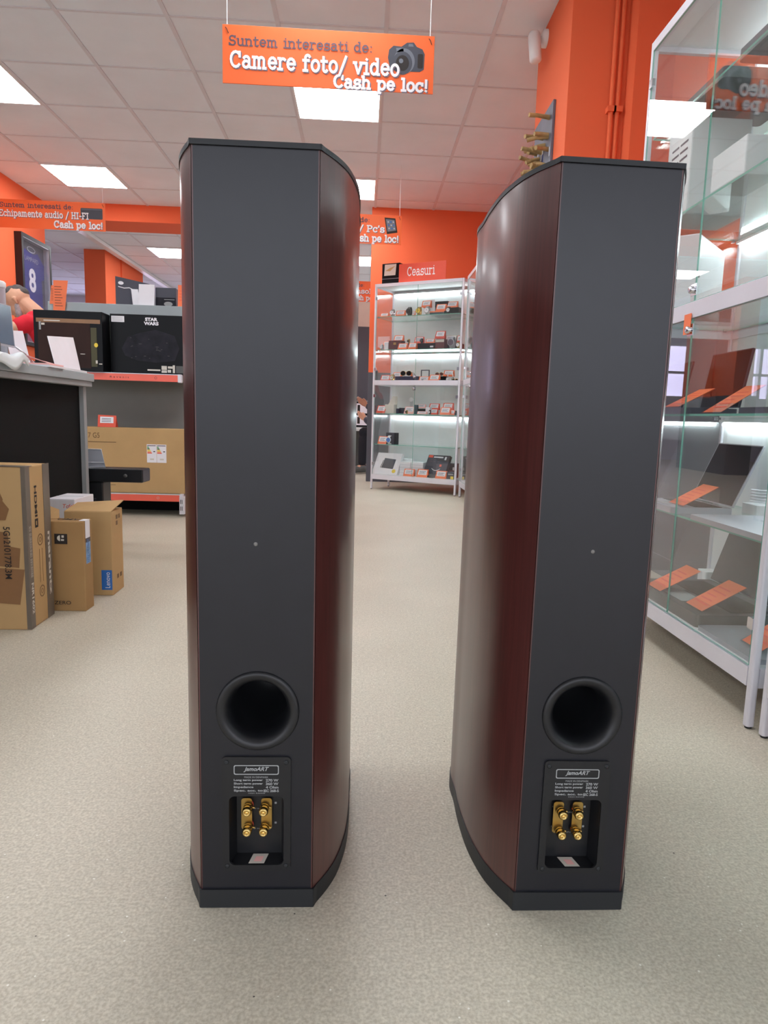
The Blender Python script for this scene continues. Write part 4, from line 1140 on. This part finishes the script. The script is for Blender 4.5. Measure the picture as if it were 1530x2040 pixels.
q = MB().box(.0002, .0010, .014, .052, .165, .255, 'sky_print')
q.text('AMD RYZEN', (.0011, .022, .250), (0, 0, -1), (0, 1, 0), .08, .016, 'label_blue', off=.0004)
q.box(.0002, .0012, .014, .052, .24, .256, 'box_charcoal').build('side_sticker', t)
q = MB(); slab4(q, [(-.150, .040, .316), (-.105, .060, .316), (-.110, .072, .345), (-.150, .072, .360)], .002, 'cardboard'); q.build('open_flap', t)

t = thing('cardboard_box', 'cardboard box with a blue label and an open flap, rightmost of the floor boxes', 'box', (-.926, 2.545, 0), math.radians(2))
MB().box(-.170, 0, 0, .130, 0, .320, 'cardboard').build('carton', t, bevel=.003)
q = MB(); slab4(q, [(-.168, .002, .321), (-.002, .002, .321), (.012, .11, .352), (-.168, .13, .336)], .003, 'cardboard'); q.build('open_flap', t)
q = MB().box(-.041, -.003, -.0012, .0, .022, .098, 'label_blue')
q.text('Lenovo', (-.010, -.0014, .030), (0, 0, 1), (-1, 0, 0), .060, .018, 'white_card', off=.0005)
q.build('blue_label', t)
q = MB()
for k, (y, z) in enumerate(((.05, .285), (.08, .285), (.05, .262), (.05, .055), (.085, .055))):
    q.box(.0002, .0010, y, y+.018, z, z+.016, 'ink_soft')
q.build('side_print', t)

t = thing('white_carton', 'flat topped white carton with red handwriting behind the floor boxes', 'box', (-1.180, 2.840, 0), 0)
MB().box(-.115, 0, 0, .20, 0, .325, 'white_card').build('carton', t, bevel=.003)
q = MB(); q.text('Tcfgl', (-.048, -.0004, .282), (1, 0, .02), (0, 0, 1), .044, .022, 'tag_red', shear=.2, off=.0008)
q.box(-.113, -.002, .095, .098, .325, .3256, 'grey_board'); q.build('handwriting', t)

# ------------------------------------------------------------------ soundbar on its subwoofer
t = thing('subwoofer', 'tall black subwoofer standing at the end of the counter', 'subwoofer', (-1.288, 3.44, 0))
MB().box(-.16, 0, 0, .11, .01, .336, 'black_plastic').build('cabinet', t, bevel=.006)
q = MB()
for k in range(5): q.box(-.085, -.035, -.001, .0, .20+.012*k, .206+.012*k, 'box_charcoal')
q.build('front_grille', t)
for x in (-.14, -.02):
    for y in (.025, .085): MB().lathe([(.012, 0), (.012, .012)], 'black_matte', 12, M=T(x, y, 0)).build('foot', t)
t = thing('soundbar', 'black soundbar lying across the subwoofer', 'soundbar', (-1.088, 3.43, .337))
MB().box(-.70, 0, 0, .12, 0, .068, 'black_plastic').build('body', t, bevel=.006)
MB().box(-.0001, .0008, .006, .114, .006, .062, 'box_charcoal').build('end_cap', t)
MB().lathe([(.009, 0), (.009, -.002), (.0004, -.002)], 'grey_dark', 18, M=T(-.085, 0, .034) @ RX(-PI/2)).build('badge', t)
t = thing('info_stand', 'clear tilted info stand with grey card on the soundbar', 'stand', (-1.32, 3.46, .4055))
f = MB(); slab4(f, [(-.06, 0, 0), (.040, 0, 0), (.010, .03, .090), (-.06, .03, .090)], .002, 'silver'); f.build('card', t)
f = MB().tube([(-.06, -.001, .001), (.041, -.001, .001), (.011, .029, .091), (-.06, .029, .091)], .0015, 'white_plastic', 6); f.tube([(-.06, .006, .026), (.033, .006, .026)], .0012, 'white_plastic', 6); f.build('clear_edge', t)

# ------------------------------------------------------------------ shop shelf unit
GXL, GXR, GY0 = -2.17, -1.168, 4.53
t = thing('shelf_unit', 'grey metal shop shelf unit with orange shelf strips behind the counter', 'shelf unit', (GXR, GY0, 0))
gw = GXR-GXL
MB().box(-gw, 0, .42, .44, .10, 1.418, 'grey_panel').build('back_panel', t)
MB().box(-gw-.02, .0, .415, .445, 1.30, 1.42, 'grey_board').build('top_panel', t, bevel=.002)
MB().box(-gw-.02, .02, .445, .62, 1.390, 1.418, 'grey_board').build('top_board', t, bevel=.002)
for x in (-gw, -.028):
    u_ = MB().box(x, x+.028, .44, .47, 0, 1.39, 'grey_metal')
    u_.box(x, x+.028, -.02, .44, .02, .135, 'aluminium').build('upright', t)
sl_ = MB()
for k in range(2): 
    for j in range(2): sl_.box(-.022+.010*k, -.018+.010*k, -.0212, -.0198, .045+.045*j, .073+.045*j, 'ink')
sl_.build('bracket_slot', t)
for z, nm in ((.150, 'bottom_shelf'), (.930, 'shelf')):
    s_ = MB().box(-gw+.03, -.029, 0, .42, z-.03, z, 'grey_board').build(nm, t, bevel=.002)
    e = MB().box(-gw+.03, -.030, -.008, -.0005, z-.047, z-.004, 'strip_red'); eo = e.build('price_strip', s_)
    MB().box(-gw+.03, -.029, -.0095, -.0005, z-.004, z+.001, 'aluminium').box(-.030, -.010, -.009, .03, z-.05, z+.002, 'aluminium').build('strip_edge', s_)
    m_ = MB()
    m_.plate(circ(0, 0, .008, 20), [circ(0, 0, .0065, 20)], .0004, 'sticker' if z < .5 else 'burgundy', M=Matrix(((1, 0, 0, -.17), (0, 0, 1, -.0088), (0, 1, 0, z-.025), (0, 0, 0, 1))))
    if z > .5: m_.text('R e v e n i t', (-.46, -.0082, z-.032), EX, EZ, .12, .012, 'burgundy', off=.0004)
    m_.build('strip_mark', s_)
MB().box(-gw, -.03, .30, .42, 0, .10, 'black_matte').build('base', t)
SZ1, SZ0 = .9305, .1505
# boxed collectables
t = thing('collectable_box', 'left black collectable box with a brown window and orange band', 'box', (-1.66, GY0-.03, SZ1+.001), 0)
bw, bh = .425, .372
MB().box(-bw, 0, 0, .14, 0, bh, 'box_black').build('carton', t, bevel=.003)
MB().box(-bw+.025, -.075, -.0012, 0, .02, bh-.05, 'brown_window').build('window', t)
q = MB().box(-bw+.018, -.012, -.0022, -.0012, bh-.075, bh-.050, 'brown_tape')
q.box(-.072, -.035, -.0024, -.0014, .03, bh-.10, 'olive')
q.add([(-.040+.012*math.cos(a), -.0028, .165+.014*math.sin(a)) for a in [k*PI/8 for k in range(16)]], [tuple(range(15, -1, -1))], 'yellow')
for x, z, w_, h_ in ((-.39, .25, .012, .05), (-.375, .28, .02, .012), (-.20, .11, .012, .004), (-.14, .105, .03, .004), (-.045, .05, .012, .02), (-.025, .045, .02, .006), (-.36, .305, .10, .006)):
    q.box(-bw+bw+x, -bw+bw+x+w_, -.003, -.0024, z, z+h_, 'sticker' if h_ < .03 else 'grey_metal')
q.build('printed_front', t)
t = thing('collectable_box', 'right black collectable box with white space saga lettering', 'box', (-1.175, 4.60, SZ1+.001), 0)
bw, bh = .472, .378
MB().box(-bw, 0, 0, .28, 0, bh, 'box_black').build('carton', t, bevel=.003)
q = MB()
blob = [(-.40, .16), (-.36, .235), (-.28, .262), (-.18, .285), (-.06, .25), (-.03, .17), (-.06, .09), (-.18, .075), (-.30, .085), (-.38, .115)]
q.add([(x, -.0010, z) for x, z in blob], [tuple(range(len(blob)))], 'print_dark')
q.add([(x*.6-.09, -.0014, z*.5+.08) for x, z in blob], [tuple(range(len(blob)))], 'print_dark')
for k in range(16):
    x, z = random.uniform(-.36, -.05), random.uniform(.09, .25)
    q.box(x, x+random.uniform(.004, .02), -.0017, -.0014, z, z+.0025, 'grey_dark')
q.build('dim_print', t)
q = MB()
q.box(-.462, -.380, -.0012, 0, bh-.052, bh-.014, 'white_card')
q.text('STAR', (-.247, -.0004, bh-.040), EX, EZ, .080, .022, 'white_card', off=.001, bold=.05)
q.text('WARS', (-.255, -.0004, bh-.066), EX, EZ, .094, .022, 'white_card', off=.001, bold=.05)
for k in range(5): q.box(-.456, -.386-.006*(k % 2), -.0016, -.0012, bh-.046+.006*k, bh-.0445+.006*k, 'grey_metal')
q.box(-.238, -.155, -.0012, 0, .022, .032, 'sticker')
for x, z, w_, h_ in ((-.147, .03, .034, .026), (-.147, .012, .034, .015), (-.106, .04, .03, .014), (-.108, .014, .022, .018), (-.075, .012, .014, .05), (-.054, .012, .05, .046)):
    q.box(x, x+w_, -.0012, 0, z, z+h_, 'sticker' if x < -.06 else 'grey_dark')
q.build('printed_front', t)
t = thing('cardboard_box', 'wide flat cardboard carton with two energy labels on the bottom shelf', 'box', (-1.172, 4.555, SZ0), 0)
bw, bh = .76, .428
MB().box(-bw, 0, 0, .16, 0, bh, 'cardboard').build('carton', t, bevel=.004)
q = MB()
q.text('L27 G5', (-.655, -.0004, bh-.070), EX, EZ, .110, .034, 'ink_soft', off=.0008)
q.box(-.62, -.44, -.0010, 0, bh-.098, bh-.094, 'ink_soft')
for k in range(4): q.box(-.60, -.45-.02*(k % 2), -.0008, 0, .05+.02*k, .053+.02*k, 'ink_soft')
q.build('printed_front', t)
for k, x in enumerate((-.242, -.178)):
    q = MB().box(x, x+.062, -.0014, 0, .205, .325, 'white_card')
    for j, m in enumerate(('green_label', 'green_label', 'olive', 'yellow', 'yellow', 'tag_orange', 'tag_red')):
        q.box(x+.003, x+.012+.0035*j, -.0019, -.0014, .305-.0068*j, .3105-.0068*j, m)
    q.box(x+.042, x+.054, -.0019, -.0014, .275, .281, 'ink').box(x+.003, x+.058, -.0019, -.0014, .314, .319, 'ink_grey')
    q.box(x+.02, x+.045, -.0019, -.0014, .222, .232, 'sticker').build('energy_label', t)
MB().box(-.001, .004, .01, .15, .02, bh-.02, 'sticker').build('side_tape', t)
t = thing('price_tag', 'red price tag standing on the wide carton of the shelf unit', 'price tag', (-1.690, 4.60, SZ0+.429), 0)
f = MB(); slab4(f, [(-.055, 0, 0), (.062, 0, 0), (.060, .02, .076), (-.057, .02, .078)], .002, 'tag_red')
f.quad((-.055, .045, 0), (.062, .045, 0), (.060, .022, .076), (-.057, .022, .078), 'tag_red'); f.build('card', t)
f = MB(); slab4(f, [(-.040, .005, .026), (.046, .005, .026), (.044, .0155, .066), (-.042, .0155, .067)], .0008, 'white_card')
for k in range(3): f.box(-.03, .03, .0055+.0028*k, .006+.0028*k, .034+.010*k, .037+.010*k, 'ink_grey')
f.build('paper', t)
# on and against the top
TZ = 1.4185
t = thing('picture_box', 'large charcoal box with a white brush mark on top of the shelf unit', 'box', (-1.745, 5.00, TZ), math.radians(0))
q = MB(); slab4(q, [(0, 0, 0), (.215, .07, 0), (.215, .07, .165), (0, 0, .198)], .05, 'box_charcoal', 'ink'); q.build('carton', t)
q = MB(); F2 = lambda a, z: (.215*a, .07*a-.0012, z)
q.add([F2(.16+.08*math.cos(a), .155+.012*math.sin(a)) for a in [k*PI/8 for k in range(16)]], [tuple(range(16))], 'white_card')
L_ = [(.08, .13), (.25, .122), (.40, .127), (.55, .112), (.70, .095)]
for a, b in zip(L_, L_[1:]): q.add([F2(a[0], a[1]-.003), F2(b[0], b[1]-.003), F2(b[0], b[1]+.003), F2(a[0], a[1]+.003)], [(0, 1, 2, 3)], 'white_card')
q.build('printed_front', t)
def stand_card(label, u0, u1, v0, v1, y, m, lean=.015, tilt=0, name='card', cat='card'):
    a = PY(u0, v1, y); b = PY(u1, v1, y); c = PY(u0, v0, y)
    w_, h_ = b.x-a.x, c.z-TZ
    t = thing(name, label, cat, (a.x, y, TZ), 0)
    f = MB(); slab4(f, [(tilt, 0, 0), (w_+tilt, 0, 0), (w_, lean, h_), (0, lean, h_)], .002, m)
    f.add([(0, lean+.002, h_), (w_, lean+.002, h_), (w_, lean+.035, 0), (0, lean+.035, 0)], [(3, 2, 1, 0)], m)
    f.build('folded_card', t); return t, w_, h_
stand_card('small tilted white card beside the charcoal box on the shelf unit', 260, 274, 575, 603, 4.985, 'white_card', tilt=.02)
stand_card('upright white notice card on top of the shelf unit', 276, 307, 565, 605, 4.965, 'white_card')
t, w_, h_ = stand_card('orange price card at the right end on top of the shelf unit', 354, 376, 567, 607, 4.965, 'tag_orange', name='price_card')
f = MB()
for k in range(4): f.box(.01, w_-.02, .0045+.0022*k-.003, .0050+.0022*k-.003, h_*(.3+.14*k), h_*(.32+.14*k), 'tag_red')
f.build('print_line', t)
a = PY(310, 607, 5.0); b = PY(351, 608, 5.0)
t = thing('picture_box', 'small black box with a dim grey picture on top of the shelf unit', 'box', (a.x, 5.0, TZ), 0)
w_ = b.x-a.x
MB().box(0, w_, 0, .07, 0, .132, 'box_charcoal').build('carton', t, bevel=.002)
q = MB().box(.002, w_-.002, -.001, 0, .002, .065, 'print_dark')
q.add([(w_*.62+.03*math.cos(a), -.0016, .022+.016*math.sin(a)) for a in [k*PI/8 for k in range(16)]], [tuple(range(16))], 'grey_metal')
q.box(.06, w_-.01, -.0016, -.001, .05, .054, 'grey_metal').build('printed_front', t)
for k, (u0, u1, v0, v1, yy_, lb) in enumerate(((102, 125, 568, 605, 4.938, 'orange leaflet behind another on the shelf unit top panel'), (106, 135, 558, 622, 4.932, 'front orange leaflet taped to the shelf unit top panel'))):
    a = PY(u0-(3 if k == 0 else 0), v1, yy_); b = PY(u1-6, v1, yy_); c = PY(u0, v0, yy_); d = PY(u1, v0, yy_)
    t = thing('leaflet', lb, 'leaflet', (a.x, yy_, a.z), 0, 'orange leaflets')
    f = MB(); slab4(f, [(0, 0, 0), (b.x-a.x, 0, 0), (d.x-a.x, 0, c.z-a.z), (c.x-a.x, 0, c.z-a.z)], .0012, 'tag_orange'); f.build('sheet', t)
    f = MB(); w_, h_ = b.x-a.x, c.z-a.z
    for q_ in range(8): f.box(w_*.18, w_*(.85-.08*(q_ % 3)), -.0010, -.0002, h_*(.2+.085*q_), h_*(.215+.085*q_), 'burgundy')
    f.build('print_line', t)

# ------------------------------------------------------------------ framed football shirt on the left wall
t = thing('framed_shirt', 'framed blue football shirt with number 8 on the orange wall', 'framed shirt', (-3.40, 7.02, 1.30), 0)
fw, fh = .63, 1.07
MYZ = Matrix(((0, 0, 1, 0), (1, 0, 0, 0), (0, 1, 0, 0), (0, 0, 0, 1)))
MB().plate([(0, 0), (fw, 0), (fw, fh), (0, fh)], [[(.035, .035), (fw-.035, .035), (fw-.035, fh-.035), (.035, fh-.035)]], .07, 'black_plastic', M=MYZ).build('frame', t, bevel=.003)
MB().box(.002, .008, .03, fw-.03, .03, fh-.03, 'camera_grey').build('backing', t)
MB().plate([(.03, .03), (fw-.03, .03), (fw-.03, fh-.03), (.03, fh-.03)], [[(.042, .042), (fw-.042, .042), (fw-.042, fh-.042), (.042, fh-.042)]], .066, 'silver', M=MYZ).build('lit_rim', t)  # silver lip added as the light on the frame's inner edges
q = MB()
sh_ = [(.10, .04), (.53, .04), (.52, .70), (.575, .72), (.585, .86), (.44, .955), (.38, .93), (.25, .93), (.19, .955), (.045, .86), (.055, .72), (.11, .70)]
q.add([(.012, y, z) for y, z in sh_], [tuple(range(len(sh_)))], 'jersey_blue'); q.box(.009, .0125, .12, .50, .05, .16, 'jersey_red'); so = q.build('shirt', t)
q = MB()
q.text('8', (.0135, .24, .55), (0, 1, 0), (0, 0, 1), .145, .235, 'sign_white', off=.001, bold=.03)
q.text('LAMPARD', (.0135, .17, .845), (0, 1, 0), (0, 0, 1), .28, .045, 'silver', off=.001)
q.plate(circ(.31, .965, .085, 24, .030), [circ(.31, .965, .075, 24, .022)], .0005, 'silver', M=T(.0135, 0, 0) @ MYZ)
q.build('shirt_lettering', so)
MB().box(.050, .053, .03, fw-.03, .03, fh-.03, 'window_glass').build('glass', t)

# ------------------------------------------------------------------ small things on the right pier and ceiling
t = thing('wall_art', 'relief picture of blue and white with gold sticks on the orange pier', 'wall art', (.9545, 3.70, 1.62), 0)
AY, AZ = .38, .72
MB().box(-.014, 0, 0, AY, 0, AZ, 'art_panel').build('panel', t, bevel=.002)
q = MB()
for k in range(46):
    y, z = random.uniform(.01, AY-.04), random.uniform(.12, AZ-.20)
    q.box(-.0165, -.014, y, y+random.uniform(.012, .03), z, z+random.uniform(.03, .08), random.choice(('art_blue', 'art_white', 'art_blue', 'sticker')))
q.build('painted_pattern', t)
for k in range(26):
    ring = k/26
    y0_, z0_ = random.uniform(.04, AY-.06), random.uniform(.42, .66)-.06
    if k == 0: y0_, z0_ = .06, .655
    Lk = random.uniform(.05, .12)
    dy, dz = random.uniform(-.05, .05), random.uniform(-.03, .02)
    MB().tube([(-.012, y0_, z0_), (-.012-Lk*.55, y0_+dy*.4, z0_+dz*.5+.004), (-.012-Lk, y0_+dy, z0_+dz)], .011, 'twig', 8, rs=[.012, .010, .011]).build('gold_stick', t)
t = thing('security_camera', 'white security camera in the ceiling corner by the orange pier', 'security camera', (.955, 3.98, CEIL-.10), 0)
MB().lathe([(.045, 0), (.045, .02), (.02, .03)], 'white_plastic', 20, M=T(0, 0, .03) @ RY(-PI/2)).build('wall_plate', t)
MB().tube([(-.02, 0, .03), (-.04, 0, .025), (-.062, -.01, 0)], .014, 'white_plastic', 10).build('arm', t)
MB().lathe([(.0005, -.11), (.022, -.11), (.032, -.10), (.034, .04), (.028, .055), (.0005, .058)], 'white_plastic', 20, M=T(-.072, -.03, -.01) @ RZ(.2) @ RX(math.radians(-14))).build('housing', t)

# ------------------------------------------------------------------ rear room behind the opening
t = thing('partition', 'grey partition panel with pale upper part in the rear room', 'partition', (-.62, 9.6, 0))
MB().box(0, .71, 0, .04, .92, 1.92, 'dark_wall').build('lower_panel', t)
MB().box(.3, .69, 0, .04, 1.92, 2.25, 'beige_panel').build('upper_panel', t)
MB().box(0, .71, -.01, .05, .86, .92, 'grey_metal').build('rail', t)
for x in (0, .67): MB().box(x, x+.04, 0, .04, 0, .86, 'grey_metal').build('leg', t)
t = thing('table', 'light table edge in the rear room beside the seated person', 'table', (-.55, 8.62, 0))
MB().box(0, .66, 0, .6, .515, .55, 'white_plastic').build('tabletop', t, bevel=.003)
for x in (.02, .60):
    for y in (.03, .53): MB().box(x, x+.03, y, y+.03, 0, .515, 'silver').build('leg', t)
t = thing('notice_board', 'white notices in a dark frame behind the table of the rear room', 'notice', (-.30, 9.25, .56))
MB().box(0, .38, 0, .03, 0, .33, 'box_black').build('frame', t)
for z in (.02, .18):
    q = MB().box(.02, .36, -.001, 0, z, z+.13, 'white_card')
    for k in range(4): q.box(.05+.06*k, .085+.06*k, -.0016, -.001, z+.02, z+.11, 'ink')
    q.build('notice_sheet', t)
MB().box(-.02, .40, -.02, .10, -.56, -.0, 'grey_dark').build('base', t)

# ------------------------------------------------------------------ people
def fuse(mb, name, parent, voxel=.006, it=6):
    """fuse overlapping limbs into one continuous surface"""
    o = mb.build('tmp'); m = o.modifiers.new('r', 'REMESH'); m.mode = 'VOXEL'; m.voxel_size = voxel
    s_ = o.modifiers.new('s', 'SMOOTH'); s_.iterations = it; s_.factor = .5
    dg = bpy.context.evaluated_depsgraph_get(); dg.update()
    me = bpy.data.meshes.new_from_object(o.evaluated_get(dg), depsgraph=dg)
    mats_ = [x for x in o.data.materials]
    bpy.data.objects.remove(o)
    me.name = name; me.materials.clear()
    for x in mats_: me.materials.append(x)
    me.polygons.foreach_set('use_smooth', [True]*len(me.polygons))
    r = bpy.data.objects.new(name, me); COL.objects.link(r); r.parent = parent
    return r
def limb(mb, pts, rs, m):
    """tapered limb through the joints with round ends, resampled for a smooth taper"""
    P = [Vector(p) for p in pts]; Q = []; R = []
    for i in range(len(P)-1):
        for k in range(6):
            f = k/6; Q.append(P[i].lerp(P[i+1], f)); R.append(rs[i]+(rs[i+1]-rs[i])*f)
    Q.append(P[-1]); R.append(rs[-1])
    mb.tube(Q, 0, m, 14, rs=R)
    for p, q in zip(P, rs): mb.ball(p, q, m, 12)
def hand(mb, wrist, d, palm, side, curl=.5):
    """palm, four bent fingers of unequal length and a thumb; d = pointing direction, palm = palm normal, side = towards the thumb"""
    d, palm, side = Vector(d).normalized(), Vector(palm).normalized(), Vector(side).normalized()
    w = Vector(wrist)
    for k in range(4):
        a = w+d*.015+side*(.022-.015*k)*.6; b = w+d*.088+side*(.031-.020*k)
        limb(mb, [a, b], [.014, .0125], 'skin')
        L = (.040, .046, .043, .033)[k]
        e = b+(d*math.cos(curl*.6)+palm*math.sin(curl*.6))*L
        f2 = e+(d*math.cos(curl*1.5)+palm*math.sin(curl*1.5))*L*.75
        g2 = f2+(d*math.cos(curl*2.2)+palm*math.sin(curl*2.2))*L*.5
        limb(mb, [b, e, f2, g2], [.0100, .0090, .0082, .0070], 'skin')
    a = w+d*.025+side*.022; b = a+(d*.6+side*.7+palm*.25).normalized()*.042; c = b+(d*.85+side*.25+palm*.35).normalized()*.032
    limb(mb, [a, b, c], [.0140, .0110, .0085], 'skin')
def figure(t, J, face, up, hair_m, shirt_m, trouser_m, sleeve=.55, beard=False, balding=False, shoe_m='white_plastic'):
    V = {k: Vector(v) for k, v in J.items()}
    face, up = Vector(face).normalized(), Vector(up).normalized()
    sd = face.cross(up).normalized(); up = sd.cross(face).normalized()
    h = V['head']
    B = MB()
    RM = Matrix((sd, face, up)).transposed()
    hp = lambda a, b, c: h+sd*a+face*b+up*c
    B.ball(hp(0, -.012, .030), (.074, .094, .088), 'skin', 20, M=RM.to_4x4())
    B.ball(hp(0, .022, -.030), (.058, .066, .082), 'skin', 18, M=RM.to_4x4())
    limb(B, [hp(0, .040, -.085), hp(0, .062, -.098)], [.036, .020], 'skin')                 # jaw and chin
    limb(B, [hp(0, .084, .012), hp(0, .104, -.022), hp(0, .092, -.034)], [.009, .013, .012], 'skin')   # nose
    limb(B, [hp(-.022, .080, -.060), hp(0, .088, -.060), hp(.022, .080, -.060)], [.007, .009, .007], 'skin')   # lips
    limb(B, [hp(-.040, .072, .030), hp(.040, .072, .030)], [.012, .012], 'skin')             # brow
    for s_ in (-1, 1):
        limb(B, [hp(s_*.072, -.006, .012), hp(s_*.084, -.018, .004), hp(s_*.078, -.008, -.028)], [.010, .013, .008], 'skin')
    limb(B, [hp(0, -.030, -.030), V['neck']+Vector((0, 0, .02)), V['neck']-Vector((0, 0, .03))], [.056, .058, .066], 'skin')
    c0, c1, pv = V['neck'].lerp(V['pelvis'], .12), V['neck'].lerp(V['pelvis'], .45), V['pelvis']
    ax = (V['shl']-V['shr']).normalized()
    for f_, w_, q_ in ((.10, .13, .085), (.28, .13, .105), (.5, .115, .10), (.72, .11, .10), (.95, .12, .105)):
        c = V['neck'].lerp(pv, f_)
        limb(B, [c-ax*w_*.55, c+ax*w_*.55], [q_, q_], 'skin')
    limb(B, [V['neck'], c1, pv], [.07, .11, .11], 'skin')
    S = MB(); Tm = MB()
    for f_, w_, q_ in ((.06, .15, .075), (.16, .16, .098), (.28, .14, .115), (.5, .125, .112), (.72, .12, .112), (.98, .13, .118)):
        c = V['neck'].lerp(pv, f_)
        limb(S, [c-ax*w_*.6, c+ax*w_*.6], [q_, q_], shirt_m)
    limb(S, [V['neck'].lerp(pv, .03), c1, pv], [.066, .12, .118], shirt_m)
    for s_ in 'lr':
        sh_, el, wr = V['sh'+s_], V['el'+s_], V['wr'+s_]
        limb(B, [c0, sh_, el, wr], [.06, .052, .040, .027], 'skin')
        e2 = sh_.lerp(el, min(1, sleeve)) if sleeve <= 1 else el
        limb(S, [c0, sh_, e2] + ([el.lerp(wr, sleeve-1)] if sleeve > 1 else []), [.085, .068, .060] + ([.044] if sleeve > 1 else []), shirt_m)
        d = (wr-el).normalized()
        hand(B, wr, d, J.get('palm'+s_, (0, 0, -1)), J.get('side'+s_, (1, 0, 0)), J.get('curl', .5))
        hi, kn, an, to = V['hip'+s_], V['kn'+s_], V['an'+s_], V['to'+s_]
        limb(B, [pv, hi, kn, an, to], [.10, .085, .055, .036, .030], 'skin')
        limb(Tm, [pv, hi, kn, an+Vector((0, 0, .055))], [.128, .100, .070, .052], trouser_m)
        q = MB(); limb(q, [an+Vector((0, 0, -.01)), an+(an-to)*.22+Vector((0, 0, -.035)), an.lerp(to, .5)+Vector((0, 0, -.006)), to+Vector((0, 0, -.003))], [.046, .040, .043, .036], shoe_m)
        fuse(q, 'shoe', t, .007, 5)
    fuse(B, 'body', t, .0055, 5)
    fuse(S, 'shirt', t, .009, 8); fuse(Tm, 'trousers', t, .010, 8)
    H = MB()
    for b_, c_, r_ in (((.030, .066, .058), (-.010, .076, .064), (-.050, .060, .060), (-.070, .030, .052)) if balding else ((-.030, .062, .084), (-.050, .030, .082), (-.060, .000, .074), (-.055, -.030, .066), (.015, .070, .074))):
        H.ball(hp(0, b_, c_), (r_*.98, r_*.86, r_*.86), hair_m, 16, M=RM.to_4x4())
    fuse(H, 'hair', t, .006, 4)
    if beard:
        q = MB(); limb(q, [hp(-.056, .012, -.035), hp(-.046, .040, -.078), hp(0, .068, -.100), hp(.046, .040, -.078), hp(.056, .012, -.035)], [.018, .024, .026, .024, .018], 'beard')
        fuse(q, 'beard', t, .006, 4)
    for s_ in (-1, 1):
        MB().ball(hp(s_*.030, .074, .008), .011, 'white_plastic', 12).ball(hp(s_*.030, .080, .007), .006, 'ink', 10).build('eye', t)

P0 = Vector((-2.33, 5.42, 0))
def rel(p): return tuple(Vector(p)-P0)
hd = PY(37, 602, 5.42); nk = PY(72, 628, 5.42)
t = thing('person', 'person in a red shirt bending down behind the counter, seen in profile', 'person', P0)
figure(t, dict(head=rel(hd), neck=rel(nk+Vector((.02, 0, -.02))), pelvis=(.22, 0, .93), shl=rel((nk.x+.01, 5.25, nk.z-.085)), shr=rel((nk.x+.05, 5.60, nk.z-.06)),
     ell=rel(PY(16, 656, 5.17)), wrl=rel(PY(10, 712, 5.12)), elr=rel((-2.44, 5.68, 1.04)), wrr=rel((-2.56, 5.62, .82)),
     hipl=(.22, -.10, .90), hipr=(.22, .10, .90), knl=(.14, -.11, .48), knr=(.20, .11, .48), anl=(.20, -.11, .085), anr=(.27, .11, .085), tol=(.04, -.12, .038), tor=(.11, .12, .038),
     sidel=(0, 1, 0), sider=(0, -1, 0)), (-.72, 0, -.62), (-.55, 0, .83), 'hair', 'red_cloth', 'dark_cloth', .36, True, True)
P0 = Vector((.42, 8.42, 0))
t = thing('person', 'seated person in dark trousers, mostly hidden behind the orange wall edge', 'person', P0)
figure(t, dict(head=(.02, 0, 1.24), neck=(.02, 0, 1.07), pelvis=(.06, 0, .56), shl=(.02, .19, 1.00), shr=(.02, -.19, 1.00),
     ell=(-.20, .22, .74), wrl=(-.355, .16, .83), elr=(-.28, -.20, .60), wrr=(-.37, -.12, .66),
     hipl=(.04, .10, .55), hipr=(.04, -.10, .55), knl=(-.37, .11, .50), knr=(-.395, -.08, .50), anl=(-.30, .11, .085), anr=(-.41, -.09, .085), tol=(-.44, .13, .038), tor=(-.545, -.12, .038),
     sidel=(0, 0, 1), sider=(0, 0, 1), palml=(0, -1, 0), palmr=(0, 1, 0)), (-1, 0, -.15), (-.1, 0, 1), 'hair', 'box_charcoal', 'dark_cloth', 1.95, shoe_m='grey_dark')
t = thing('stool', 'teal padded stool under the seated person in the rear room', 'stool', (.50, 8.42, 0))
MB().prism(rrect(-.17, .17, -.18, .18, .04), .36, .435, 'teal').build('seat', t, bevel=.01)
for x in (-.13, .13):
    for y in (-.14, .14): MB().tube([(x*1.15, y*1.15, 0), (x, y, .36)], .014, 'grey_metal', 10).build('leg', t)
